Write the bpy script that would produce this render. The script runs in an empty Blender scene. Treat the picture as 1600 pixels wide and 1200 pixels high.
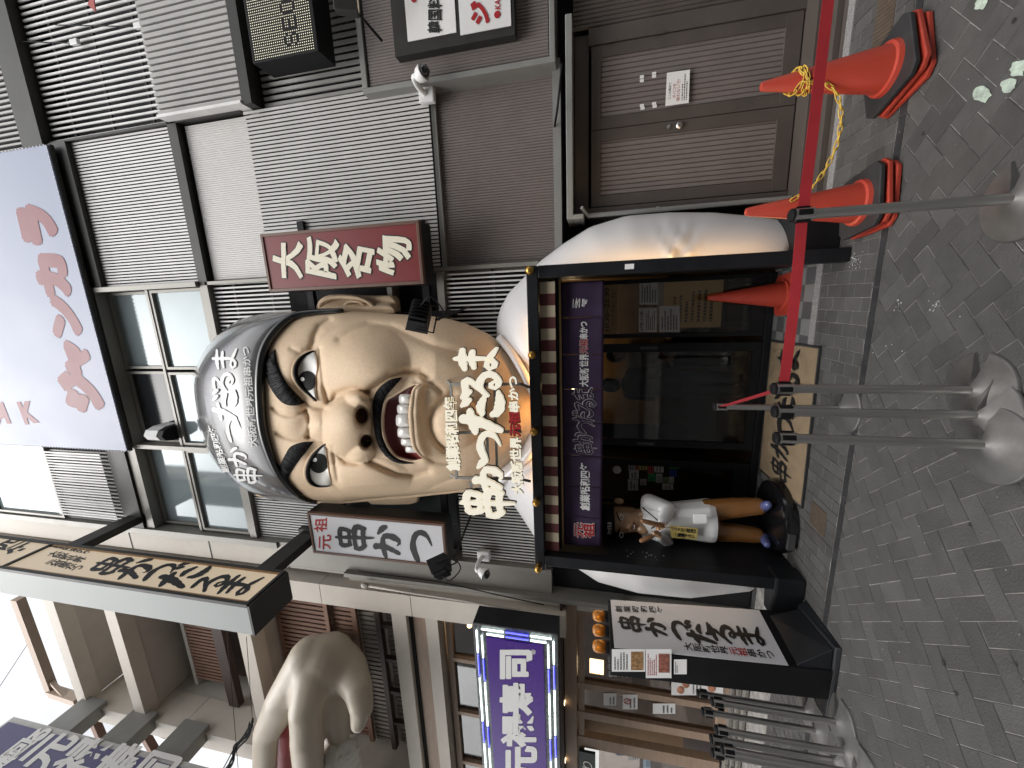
import bpy, bmesh, math, random
from mathutils import Vector, Matrix, noise
random.seed(7)
SC = bpy.context.scene
COL = SC.collection
rad = math.radians

# ---------------------------------------------------------------- camera
EYE = Vector((0, 0, 1.8)); PITCH, YAW, ROLL, FPX = rad(11.995), rad(12.27), rad(.29), 600.0
FWD = Vector((-math.sin(YAW)*math.cos(PITCH), math.cos(YAW)*math.cos(PITCH), math.sin(PITCH)))
_r = Vector((math.cos(YAW), math.sin(YAW), 0)); _u = _r.cross(FWD)
RGT = _r*math.cos(ROLL)+_u*math.sin(ROLL); UPV = _u*math.cos(ROLL)-_r*math.sin(ROLL)
cam = bpy.data.cameras.new("camera"); co = bpy.data.objects.new("camera", cam); COL.objects.link(co)
cam.sensor_fit = 'HORIZONTAL'; cam.sensor_width = 36; cam.lens = FPX/1600*36
cam.clip_start = .05; cam.clip_end = 400
co.matrix_world = Matrix(((-UPV.x, RGT.x, -FWD.x, EYE.x), (-UPV.y, RGT.y, -FWD.y, EYE.y), (-UPV.z, RGT.z, -FWD.z, EYE.z), (0, 0, 0, 1)))
SC.camera = co

# ---------------------------------------------------------------- light
SUN_EL, SUN_AZ = 62, 200
w = bpy.data.worlds.new("World"); SC.world = w; w.use_nodes = True
nt = w.node_tree; nt.nodes.clear()
sky = nt.nodes.new("ShaderNodeTexSky"); sky.sky_type = 'NISHITA'; sky.sun_disc = False
sky.sun_elevation = rad(SUN_EL); sky.sun_rotation = rad(SUN_AZ); sky.dust_density = 4; sky.air_density = 1.2
hs = nt.nodes.new("ShaderNodeHueSaturation"); hs.inputs['Saturation'].default_value = .12
# high overcast: soft cloud bands brighten and dim the dome
tc = nt.nodes.new("ShaderNodeTexCoord"); mp = nt.nodes.new("ShaderNodeMapping"); mp.inputs['Scale'].default_value = (1, 1, 2.2)
nz = nt.nodes.new("ShaderNodeTexNoise"); nz.inputs['Scale'].default_value = 2.6; nz.inputs['Detail'].default_value = 7; nz.inputs['Roughness'].default_value = .55
mr = nt.nodes.new("ShaderNodeMapRange"); mr.inputs['From Min'].default_value = .3; mr.inputs['From Max'].default_value = .7
mr.inputs['To Min'].default_value = 1.5; mr.inputs['To Max'].default_value = 2.3
mx = nt.nodes.new("ShaderNodeVectorMath"); mx.operation = 'SCALE'
bg = nt.nodes.new("ShaderNodeBackground"); bg.inputs['Strength'].default_value = .15
ow = nt.nodes.new("ShaderNodeOutputWorld")
L = nt.links.new
L(sky.outputs[0], hs.inputs['Color']); L(hs.outputs[0], mx.inputs[0]); L(tc.outputs['Generated'], mp.inputs[0]); L(mp.outputs[0], nz.inputs['Vector'])
L(nz.outputs[0], mr.inputs[0]); L(mr.outputs[0], mx.inputs['Scale']); L(mx.outputs[0], bg.inputs[0]); L(bg.outputs[0], ow.inputs[0])
sl = bpy.data.lights.new("sun", 'SUN'); so = bpy.data.objects.new("sun", sl); COL.objects.link(so)
sl.energy = .5; sl.angle = rad(100); sl.color = (1, .97, .93)
_a = rad(SUN_AZ); _e = rad(SUN_EL)
so.rotation_euler = (-Vector((math.sin(_a)*math.cos(_e), math.cos(_a)*math.cos(_e), math.sin(_e)))).to_track_quat('-Z', 'Y').to_euler()
vs = SC.view_settings; SC.display_settings.display_device = 'sRGB'
vs.view_transform = 'Standard'; vs.look = 'None'; vs.gamma = 1; vs.use_curve_mapping = False; vs.exposure = .18
SC.cycles.max_bounces = 6; SC.cycles.diffuse_bounces = 3; SC.cycles.glossy_bounces = 3; SC.cycles.transparent_max_bounces = 8
SC.cycles.caustics_reflective = False; SC.cycles.caustics_refractive = False
SC.cycles.use_denoising = True

# ---------------------------------------------------------------- helpers
def ray(x, y): return FWD*FPX+RGT*(600-y)+UPV*(800-x)
def atY(x, y, Y): d = ray(x, y); return EYE+d*((Y-EYE.y)/d.y)
def atX(x, y, X): d = ray(x, y); return EYE+d*((X-EYE.x)/d.x)
def atZ(x, y, Z=0): d = ray(x, y); return EYE+d*((Z-EYE.z)/d.z)
def V(*a): return Vector(a)
def lerp(a, b, t): return a+(b-a)*t
def interp(tab, x):
    if x <= tab[0][0]: return tab[0][1]
    for (a, b), (c, d) in zip(tab, tab[1:]):
        if x <= c: return b+(d-b)*(x-a)/(c-a)
    return tab[-1][1]
def catmull(pts, n=8, closed=False):
    pts = [Vector(p) for p in pts]; out = []; m = len(pts)
    for i in range(m if closed else m-1):
        if closed: p0, p1, p2, p3 = pts[i-1], pts[i], pts[(i+1) % m], pts[(i+2) % m]
        else: p0, p1, p2, p3 = pts[max(i-1, 0)], pts[i], pts[i+1], pts[min(i+2, m-1)]
        for k in range(n):
            t = k/n
            out.append(.5*((2*p1)+(p2-p0)*t+(2*p0-5*p1+4*p2-p3)*t*t+(3*p1-p0-3*p2+p3)*t**3))
    if not closed: out.append(pts[-1])
    return out
def resample(pts, n):
    pts = [Vector(p) for p in pts]; d = [0]
    for a, b in zip(pts, pts[1:]): d.append(d[-1]+(b-a).length)
    out = []; j = 0
    for i in range(n):
        s = d[-1]*i/(n-1)
        while j < len(d)-2 and d[j+1] < s: j += 1
        L_ = d[j+1]-d[j]; out.append(pts[j].lerp(pts[j+1], (s-d[j])/L_ if L_ > 0 else 0))
    return out

BASE = {}
def tag(o, label=None, cat=None, group=None, kind=None):
    if label: o["label"] = label
    if cat: o["category"] = cat
    if group: o["group"] = group
    if kind: o["kind"] = kind
    return o
def thing(name, label, cat, base=(0, 0, 0), group=None):
    o = bpy.data.objects.new(name, None); COL.objects.link(o); o.location = base; o.empty_display_size = .1
    BASE[o.name] = Vector(base); return tag(o, label, cat, group)
def base_of(o):
    while o.parent: o = o.parent
    return BASE.get(o.name, Vector((0, 0, 0)))
def link(name, me, mat, parent=None, label=None):
    o = bpy.data.objects.new(name, me); COL.objects.link(o)
    if mat is not None:
        if len(me.materials): me.materials.clear()
        for m in (mat if isinstance(mat, (list, tuple)) else [mat]): me.materials.append(m)
    if parent is not None:
        b = base_of(parent)
        if b.length > 0: me.transform(Matrix.Translation(-b))
        o.parent = parent
    if label: o["label"] = label
    return o
class MB:
    def __init__(s): s.v = []; s.f = []; s.m = []; s.cur = 0
    def add(s, vs_, fs): 
        b = len(s.v); s.v += [tuple(p) for p in vs_]; s.f += [tuple(b+i for i in f) for f in fs]; s.m += [s.cur]*len(fs); return s
    def box(s, x0, x1, y0, y1, z0, z1):
        if x0 > x1: x0, x1 = x1, x0
        if y0 > y1: y0, y1 = y1, y0
        if z0 > z1: z0, z1 = z1, z0
        return s.add([(x0, y0, z0), (x1, y0, z0), (x1, y1, z0), (x0, y1, z0), (x0, y0, z1), (x1, y0, z1), (x1, y1, z1), (x0, y1, z1)],
                     [(0, 3, 2, 1), (4, 5, 6, 7), (0, 1, 5, 4), (1, 2, 6, 5), (2, 3, 7, 6), (3, 0, 4, 7)])
    def bar(s, a, b, w, h, up=(0, 0, 1)):
        a = Vector(a); b = Vector(b); d = (b-a).normalized(); up = Vector(up)
        if abs(d.dot(up)) > .95: up = Vector((0, 1, 0))
        sx = d.cross(up).normalized()*w/2; sz = sx.cross(d).normalized()*h/2
        P = [a-sx-sz, a+sx-sz, a+sx+sz, a-sx+sz, b-sx-sz, b+sx-sz, b+sx+sz, b-sx+sz]
        return s.add(P, [(0, 1, 2, 3), (7, 6, 5, 4), (0, 4, 5, 1), (1, 5, 6, 2), (2, 6, 7, 3), (3, 7, 4, 0)])
    def hexa(s, P):   # 4 bottom (ccw from above) + 4 top
        return s.add(P, [(0, 3, 2, 1), (4, 5, 6, 7), (0, 1, 5, 4), (1, 2, 6, 5), (2, 3, 7, 6), (3, 0, 4, 7)])
    def quad(s, a, b, c, d): return s.add([a, b, c, d], [(0, 1, 2, 3)])
    def prism(s, poly, vec):
        n = len(poly); v = Vector(vec); P = [Vector(p) for p in poly]
        return s.add(P+[p+v for p in P], [tuple(range(n))[::-1], tuple(range(n, 2*n))]+[(i, (i+1) % n, n+(i+1) % n, n+i) for i in range(n)])
    def grid(s, rows, close=False):
        n = len(rows[0]); R_ = len(rows)
        fs = []
        for i in range(R_-1):
            for j in range(n if close else n-1):
                k = (j+1) % n; fs.append((i*n+j, i*n+k, (i+1)*n+k, (i+1)*n+j))
        return s.add([p for r in rows for p in r], fs)
    def tube(s, pts, r, n=8, cap=True):
        pts = [Vector(p) for p in pts]; m = len(pts); rows = []; ref = None
        for i, p in enumerate(pts):
            d = (pts[min(i+1, m-1)]-pts[max(i-1, 0)]).normalized()
            if ref is None:
                ref = Vector((0, 0, 1)) if abs(d.z) < .9 else Vector((1, 0, 0))
            a = (ref-d*ref.dot(d)).normalized(); ref = a; b = d.cross(a)
            rr = r[i] if isinstance(r, (list, tuple)) else r
            rows.append([p+(a*math.cos(t)+b*math.sin(t))*rr for t in [2*math.pi*k/n for k in range(n)]])
        s.grid(rows, True)
        if cap:
            b0 = len(s.v)-n*m
            s.f.append(tuple(b0+k for k in range(n))[::-1]); s.f.append(tuple(b0+(m-1)*n+k for k in range(n))); s.m += [s.cur]*2
        return s
    def lathe(s, prof, c=(0, 0, 0), n=24, ax=None):
        c = Vector(c); M_ = Matrix.Identity(3) if ax is None else Vector((0, 0, 1)).rotation_difference(Vector(ax)).to_matrix()
        rows = [[c+M_ @ Vector((r*math.cos(t), r*math.sin(t), z)) for t in [2*math.pi*k/n for k in range(n)]] for r, z in prof]
        s.grid(rows, True)
        b0 = len(s.v)-n*len(prof)
        if prof[0][0] > 1e-5: s.f.append(tuple(b0+k for k in range(n))[::-1]); s.m.append(s.cur)
        if prof[-1][0] > 1e-5: s.f.append(tuple(b0+n*(len(prof)-1)+k for k in range(n))); s.m.append(s.cur)
        return s
    def ball(s, c, rx, ry=None, rz=None, n=16):
        ry = rx if ry is None else ry; rz = rx if rz is None else rz
        c = Vector(c); m = n//2
        rows = [[c+Vector((rx*math.sin(p)*math.cos(t), ry*math.sin(p)*math.sin(t), -rz*math.cos(p))) for t in [2*math.pi*k/n for k in range(n)]] for p in [math.pi*(i+.02)/(m+.04) for i in range(m+1)]]
        s.grid(rows, True)
        b0 = len(s.v)-n*(m+1); s.f.append(tuple(b0+k for k in range(n))[::-1]); s.f.append(tuple(b0+n*m+k for k in range(n))); s.m += [s.cur]*2
        return s
    def mesh(s, name):
        me = bpy.data.meshes.new(name); me.from_pydata(s.v, [], s.f)
        for p, i in zip(me.polygons, s.m): p.material_index = i
        me.update(); return me
    def build(s, name, mat, parent=None, smooth=False, bevel=0, label=None, fix=True, seg=2):
        me = s.mesh(name)
        bm = bmesh.new(); bm.from_mesh(me)
        if fix: bmesh.ops.recalc_face_normals(bm, faces=bm.faces)
        if bevel:
            ed = [e for e in bm.edges if len(e.link_faces) == 2 and e.calc_face_angle(0) > .5]
            bmesh.ops.bevel(bm, geom=ed, offset=bevel, segments=seg, affect='EDGES', profile=.5, clamp_overlap=True)
        bm.to_mesh(me); bm.free()
        if smooth:
            me.polygons.foreach_set("use_smooth", [True]*len(me.polygons))
            if smooth == 'auto': me.set_sharp_from_angle(angle=rad(40))
        return link(name, me, mat, parent, label)
def struct(name, mb, mat, **k): return tag(mb.build(name, mat, **k), kind='structure')
def evalmesh(o):
    bpy.context.view_layer.update()
    me = bpy.data.meshes.new_from_object(o.evaluated_get(bpy.context.evaluated_depsgraph_get()))
    return me
def blob(name, caps, mat, parent=None, voxel=.02, smooth=6, label=None, extra=None):
    """one continuous surface grown round tapered limbs: (p0, r0, p1, r1)"""
    m = MB()
    for a, ra, b, rb in caps:
        a = Vector(a); b = Vector(b); d = (b-a).length; st = max(1, int(d/(.45*min(ra, rb)))) if d > 0 else 1
        d_ = d; n = 12
        if d < 1e-6: m.ball(a, ra, n=14); continue
        dirv = (b-a).normalized(); prof = [(max(ra*math.cos(t), 1e-4), ra*math.sin(t)) for t in [-math.pi/2*(1-i/5) for i in range(6)]]
        prof += [(max(rb*math.cos(t), 1e-4), d+rb*math.sin(t)) for t in [math.pi/2*i/5 for i in range(6)]]
        m.lathe(prof, a, 14, dirv)
    if extra: extra(m)
    me = m.mesh(name+"_tmp"); o = bpy.data.objects.new("tmp", me); COL.objects.link(o)
    bm = bmesh.new(); bm.from_mesh(me); bmesh.ops.recalc_face_normals(bm, faces=bm.faces); bm.to_mesh(me); bm.free()
    r = o.modifiers.new("r", 'REMESH'); r.mode = 'VOXEL'; r.voxel_size = voxel
    s = o.modifiers.new("s", 'SMOOTH'); s.iterations = smooth; s.factor = .5
    out = evalmesh(o); bpy.data.objects.remove(o); bpy.data.meshes.remove(me)
    out.name = name
    out.polygons.foreach_set("use_smooth", [True]*len(out.polygons))
    return link(name, out, mat, parent, label)
def copy_tree(o, parent=None):
    c = o.copy(); COL.objects.link(c); c.parent = parent
    for ch in list(o.children): copy_tree(ch, c)
    return c

# ---------------------------------------------------------------- materials
def mat(name, col, rough=.5, metal=0, var=.12, vs_=5., bump=0, bs=60., spec=.5, coat=0, grime=0, gcol=(.05, .045, .04), stretch=None, attr=None):
    m = bpy.data.materials.new(name); m.use_nodes = True; n = m.node_tree; B = n.nodes['Principled BSDF']; K = n.links.new
    B.inputs['Roughness'].default_value = rough; B.inputs['Metallic'].default_value = metal
    B.inputs['Specular IOR Level'].default_value = spec
    if coat: B.inputs['Coat Weight'].default_value = coat; B.inputs['Coat Roughness'].default_value = .08
    t = n.nodes.new("ShaderNodeTexCoord"); src = t.outputs['Object']
    if stretch:
        g = n.nodes.new("ShaderNodeMapping"); g.inputs['Scale'].default_value = stretch; K(src, g.inputs[0]); src = g.outputs[0]
    z = n.nodes.new("ShaderNodeTexNoise"); z.inputs['Scale'].default_value = vs_; z.inputs['Detail'].default_value = 8; z.inputs['Roughness'].default_value = .65; K(src, z.inputs['Vector'])
    r = n.nodes.new("ShaderNodeMapRange"); r.inputs['From Min'].default_value = .25; r.inputs['From Max'].default_value = .75
    r.inputs['To Min'].default_value = 1-var; r.inputs['To Max'].default_value = 1+var; K(z.outputs[0], r.inputs[0])
    sc = n.nodes.new("ShaderNodeVectorMath"); sc.operation = 'SCALE'; sc.inputs[0].default_value = col; K(r.outputs[0], sc.inputs['Scale'])
    out = sc.outputs[0]
    if attr:
        at = n.nodes.new("ShaderNodeAttribute"); at.attribute_name = attr
        s2 = n.nodes.new("ShaderNodeVectorMath"); s2.operation = 'SCALE'; K(out, s2.inputs[0]); K(at.outputs['Fac'], s2.inputs['Scale']); out = s2.outputs[0]
    if grime:
        z2 = n.nodes.new("ShaderNodeTexNoise"); z2.inputs['Scale'].default_value = vs_*.35; z2.inputs['Detail'].default_value = 10; z2.inputs['Roughness'].default_value = .7; K(src, z2.inputs['Vector'])
        r2 = n.nodes.new("ShaderNodeMapRange"); r2.inputs['From Min'].default_value = .5; r2.inputs['From Max'].default_value = .72; r2.inputs['To Max'].default_value = grime; K(z2.outputs[0], r2.inputs[0])
        mi = n.nodes.new("ShaderNodeMix"); mi.data_type = 'RGBA'; K(r2.outputs[0], mi.inputs['Factor']); K(out, mi.inputs['A']); mi.inputs['B'].default_value = (*gcol, 1); out = mi.outputs['Result']
    K(out, B.inputs['Base Color'])
    rr = n.nodes.new("ShaderNodeMapRange"); rr.inputs['To Min'].default_value = max(rough-.08, .02); rr.inputs['To Max'].default_value = min(rough+.1, 1); K(z.outputs[0], rr.inputs[0]); K(rr.outputs[0], B.inputs['Roughness'])
    if bump:
        z3 = n.nodes.new("ShaderNodeTexNoise"); z3.inputs['Scale'].default_value = bs; z3.inputs['Detail'].default_value = 5; K(src, z3.inputs['Vector'])
        bp = n.nodes.new("ShaderNodeBump"); bp.inputs['Strength'].default_value = bump; bp.inputs['Distance'].default_value = .01; K(z3.outputs[0], bp.inputs['Height']); K(bp.outputs[0], B.inputs['Normal'])
    return m
def emit(name, col, s, base=(.5, .5, .5)):
    m = bpy.data.materials.new(name); m.use_nodes = True; B = m.node_tree.nodes['Principled BSDF']
    B.inputs['Base Color'].default_value = (*base, 1); B.inputs['Emission Color'].default_value = (*col, 1); B.inputs['Emission Strength'].default_value = s; B.inputs['Roughness'].default_value = .35
    return m
def glass(name, tint=(.8, .85, .85), refl=.12, rough=.02, top=.9):
    m = bpy.data.materials.new(name); m.use_nodes = True; n = m.node_tree; n.nodes.clear(); K = n.links.new
    t = n.nodes.new("ShaderNodeBsdfTransparent"); t.inputs[0].default_value = (*tint, 1)
    g = n.nodes.new("ShaderNodeBsdfGlossy"); g.inputs['Roughness'].default_value = rough; g.inputs[0].default_value = (.95, .97, 1, 1)
    lw = n.nodes.new("ShaderNodeLayerWeight"); lw.inputs[0].default_value = .35
    r = n.nodes.new("ShaderNodeMapRange"); r.inputs['To Min'].default_value = refl; r.inputs['To Max'].default_value = top; K(lw.outputs['Fresnel'], r.inputs[0])
    x = n.nodes.new("ShaderNodeMixShader"); K(r.outputs[0], x.inputs[0]); K(t.outputs[0], x.inputs[1]); K(g.outputs[0], x.inputs[2])
    o = n.nodes.new("ShaderNodeOutputMaterial"); K(x.outputs[0], o.inputs[0]); return m

M = dict(
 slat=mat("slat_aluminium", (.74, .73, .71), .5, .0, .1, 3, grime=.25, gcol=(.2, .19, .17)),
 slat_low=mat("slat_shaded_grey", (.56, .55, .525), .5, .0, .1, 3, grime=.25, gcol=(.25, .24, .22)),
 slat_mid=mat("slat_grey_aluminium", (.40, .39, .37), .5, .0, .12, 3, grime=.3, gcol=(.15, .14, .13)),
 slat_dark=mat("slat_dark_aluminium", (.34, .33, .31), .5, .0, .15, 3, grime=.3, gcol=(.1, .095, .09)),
 cladw=mat("white_cladding", (.62, .60, .58), .5, .1, .05, 2, grime=.15, gcol=(.35, .33, .31)),
 clad=mat("taupe_cladding", (.185, .160, .149), .55, .15, .1, 2.5, grime=.3, gcol=(.1, .085, .075)),
 clad_d=mat("dark_taupe_steel", (.092, .077, .068), .5, .2, .12, 4, grime=.35, gcol=(.05, .04, .035)),
 trim=mat("grey_trim", (.27, .27, .255), .45, .3, .08, 4, grime=.3, gcol=(.15, .14, .12)),
 backing=mat("dark_backing", (.008, .008, .009), .8, 0, .2, 3),
 fascia=mat("dark_fascia", (.026, .025, .023), .5, .2, .15, 4, grime=.2, gcol=(.09, .085, .07)),
 wframe=mat("window_frame", (.25, .24, .215), .45, .3, .08, 4, grime=.2, gcol=(.15, .14, .12)),
 black=mat("black_steel", (.010, .011, .013), .42, .0, .3, 5, spec=.3, grime=.12, gcol=(.06, .06, .06), bump=.05, bs=90),
 black2=mat("matt_black", (.007, .007, .008), .55, 0, .25, 8, spec=.2),
 beige=mat("beige_panel", (.60, .55, .48), .6, 0, .06, 2, grime=.25, gcol=(.28, .24, .2), bump=.05),
 beige_d=mat("grey_beige_panel", (.52, .48, .43), .65, 0, .08, 2, grime=.25, gcol=(.2, .18, .15)),
 wood=mat("red_brown_wood", (.20, .11, .075), .65, 0, .3, 3, stretch=(9, 9, 1), bump=.15, bs=30),
 wood_g=mat("weathered_wood", (.20, .175, .15), .75, 0, .35, 4, stretch=(9, 9, 1), bump=.2, bs=30),
 wood_d=mat("dark_wood", (.045, .028, .022), .6, 0, .3, 4, stretch=(6, 6, 1)),
 wood_t=mat("tan_door_wood", (.37, .26, .185), .5, 0, .15, 4, stretch=(1, 1, 8), grime=.2, gcol=(.13, .085, .06)),
 skin=mat("painted_skin", (.69, .52, .35), .62, 0, .10, 42, bump=.22, bs=130, spec=.35, grime=.2, gcol=(.58, .41, .26)),
 capgrey=mat("glossy_grey_cap", (.13, .13, .133), .22, .1, .2, 3, coat=.6),
 capband=mat("black_gloss_band", (.012, .012, .012), .2, 0, .1, 4, coat=.5),
 hair=mat("black_hair", (.008, .008, .009), .6, 0, .4, 14, stretch=(1, 1, 14), bump=.6, bs=30, spec=.08),
 eyewhite=mat("eye_white", (.47, .455, .42), .3, 0, .04, 3, coat=.25),
 blackgloss=mat("gloss_black", (.006, .006, .007), .15, 0, .1, 3, coat=.5),
 whitepaint=mat("white_paint", (.74, .735, .72), .35, 0, .04, 3, grime=.12, gcol=(.55, .53, .5)),
 jacket=mat("white_fibreglass", (.70, .69, .685), .32, 0, .04, 1.6, grime=.2, gcol=(.5, .48, .46), coat=.2),
 mouth=mat("dark_red_mouth", (.16, .020, .020), .4, 0, .12, 5),
 tooth=mat("tooth", (.68, .66, .62), .25, 0, .03, 6, coat=.4),
 cream=mat("cream_letters", (.80, .75, .60), .4, 0, .03, 6),
 red=mat("red_letters", (.36, .018, .022), .4, 0, .06, 6),
 redsign=mat("maroon_sign", (.17, .013, .014), .4, 0, .08, 3, grime=.15, gcol=(.1, .01, .01)),
 brownframe=mat("brown_frame", (.12, .065, .045), .4, .1, .15, 5),
 iris=mat("iris_black", (.004, .004, .004), .5, 0, .05, 3, spec=.08),
 ink=mat("ink_black", (.012, .012, .012), .5, 0, .2, 8),
 white=mat("sign_white", (.74, .735, .72), .4, 0, .03, 3),
 purple=mat("purple_cloth", (.026, .010, .040), .75, 0, .25, 6, bump=.2, bs=40),
 brass=mat("brass", (.45, .26, .06), .28, .9, .15, 12),
 steel=mat("brushed_steel", (.56, .55, .53), .33, 1.0, .015, 2),
 steelb=mat("worn_steel_base", (.24, .235, .225), .45, .8, .2, 8, grime=.45, gcol=(.13, .12, .11)),
 belt=mat("red_belt", (.40, .022, .03), .7, 0, .12, 12, bump=.1, bs=200),
 cone=mat("orange_red_plastic", (.40, .046, .026), .42, 0, .12, 4, grime=.25, gcol=(.28, .05, .035)),
 rubber=mat("black_rubber", (.018, .018, .019), .6, 0, .3, 6, grime=.4, gcol=(.06, .058, .055)),
 chain=mat("yellow_plastic", (.62, .40, .055), .4, 0, .15, 20, grime=.25, gcol=(.3, .2, .05)),
 matm=mat("tan_mat", (.24, .175, .105), .95, 0, .2, 6, bump=.6, bs=300, grime=.25, gcol=(.13, .1, .07)),
 paper=mat("paper", (.80, .79, .77), .7, 0, .04, 5),
 grate=mat("drain_steel", (.10, .10, .105), .45, .6, .25, 12, grime=.3, gcol=(.05, .045, .04)),
 rusty=mat("rusty_cover", (.10, .075, .055), .7, .3, .35, 14),
 camwhite=mat("camera_plastic", (.70, .70, .69), .35, 0, .04, 6, grime=.2, gcol=(.45, .43, .4)),
)
# ---------------------------------------------------------------- lettering
def Q(p00, p10, p11, p01):
    p00, p10, p11, p01 = map(Vector, (p00, p10, p11, p01)); n = (p10-p00).cross(p01-p00).normalized()
    return lambda s, t, h=0: p00*(1-s)*(1-t)+p10*s*(1-t)+p11*s*t+p01*(1-s)*t+n*h
_gc = {}
def glyph(ch, bold, depth):
    k = (ch, bold, depth)
    if k not in _gc:
        c = bpy.data.curves.new("t", "FONT"); c.body = ch; c.size = 1; c.offset = bold; c.resolution_u = 3
        if depth: c.extrude = .5; c.fill_mode = 'BOTH'
        else: c.fill_mode = 'FRONT'
        o = bpy.data.objects.new("t", c); COL.objects.link(o); me = evalmesh(o)
        _gc[k] = ([tuple(v.co) for v in me.vertices], [tuple(p.vertices) for p in me.polygons])
        bpy.data.objects.remove(o); bpy.data.curves.remove(c); bpy.data.meshes.remove(me)
    return _gc[k]
def word(mb, text, mp_, bold=.02, depth=0, h0=.003, cells=None, vertical=False, latin=False, wob=0, slant=0):
    """letters laid in the unit square of mp_ (s right, t up); cells = [(s0,t0,w,h,rot)] overrides the even row"""
    if latin:
        vs_, fs = glyph(text, bold, depth); xs = [v[0] for v in vs_]; ys = [v[1] for v in vs_]
        x0, x1, y0, y1 = min(xs), max(xs), min(ys), max(ys)
        mb.add([mp_((x-x0)/(x1-x0), (y-y0)/(y1-y0), h0+(z+.5 if depth else 0)*depth) for x, y, z in vs_], fs); return
    n = len(text)
    for i, ch in enumerate(text):
        if ch == ' ': continue
        if cells: s0, t0, cw, chh, rt = cells[i]
        elif vertical: s0, t0, cw, chh, rt = 0, 1-(i+1)/n, 1, 1/n, 0
        else: s0, t0, cw, chh, rt = i/n, 0, 1/n, 1, 0
        extra = bold-.022
        vs_, fs = glyph(ch, min(bold, .022), depth)
        offs = [(0, 0)]+([(extra*math.cos(a*math.pi/4), extra*math.sin(a*math.pi/4)) for a in range(8)] if extra > 0 else [])
        for oi, (ex, ey) in enumerate(offs):
          P = []
          for x, y, z in vs_:
            u, v_ = x+ex, y+.12+ey
            if wob: u, v_ = u+wob*math.sin(v_*7+i*2.1), v_+wob*math.sin(u*6+i*1.3)
            u -= .5; v_ -= .5; u += slant*v_
            c_, s_ = math.cos(rt), math.sin(rt); u, v_ = u*c_-v_*s_, u*s_+v_*c_
            P.append(mp_(s0+cw*(u+.5), t0+chh*(v_+.5), h0+oi*.00006+(z+.5 if depth else 0)*depth))
          mb.add(P, fs)
# brush-written characters: strokes of (x, y, half width)
BR = {
 '串': [[(.30, .90, .05), (.24, .80, .07), (.27, .62, .06)], [(.28, .88, .05), (.55, .92, .05), (.80, .90, .07), (.74, .64, .05)], [(.28, .63, .05), (.50, .65, .04), (.75, .66, .05)],
        [(.14, .46, .05), (.13, .32, .07), (.22, .20, .06)], [(.15, .45, .05), (.5, .50, .05), (.86, .47, .08), (.80, .22, .06)], [(.2, .22, .05), (.5, .25, .05), (.8, .25, .06)], [(.53, 1.02, .04), (.52, .6, .055), (.50, .2, .05), (.50, -.04, .025)]],
 'か': [[(.04, .58, .05), (.25, .66, .08), (.55, .70, .08), (.66, .60, .07), (.62, .32, .08), (.48, .10, .06), (.38, .18, .02)], [(.36, .96, .08), (.34, .62, .07), (.14, .12, .05)], [(.74, .86, .04), (.86, .74, .085), (.92, .60, .06)]],
 'つ': [[(.02, .58, .06), (.22, .70, .10), (.55, .80, .10), (.85, .70, .09), (.94, .48, .08), (.82, .24, .06), (.52, .06, .02)]],
 'だ': [[(.04, .66, .05), (.22, .72, .09), (.50, .80, .06)], [(.34, .98, .07), (.28, .62, .09), (.08, .06, .05)], [(.46, .50, .05), (.60, .54, .08), (.80, .46, .05)], [(.44, .26, .05), (.52, .12, .09), (.72, .08, .09), (.92, .12, .04)], [(.64, .98, .04), (.72, .88, .075), (.75, .80, .04)], [(.82, .98, .04), (.90, .88, .075), (.93, .79, .04)]],
 'る': [[(.20, .90, .06), (.45, .94, .08), (.72, .90, .07), (.45, .64, .06), (.10, .34, .05)], [(.12, .36, .04), (.45, .55, .07), (.80, .46, .09), (.90, .24, .09), (.70, .06, .07), (.46, .06, .06), (.36, .18, .05), (.50, .27, .05), (.64, .14, .04)]],
 'ま': [[(.12, .78, .04), (.45, .84, .08), (.88, .84, .05)], [(.18, .56, .04), (.5, .62, .07), (.82, .60, .05)], [(.54, .99, .06), (.54, .60, .07), (.53, .24, .06), (.38, .08, .06), (.18, .12, .06), (.20, .26, .05), (.45, .25, .05), (.70, .14, .06), (.92, .04, .04)]],
}
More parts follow.
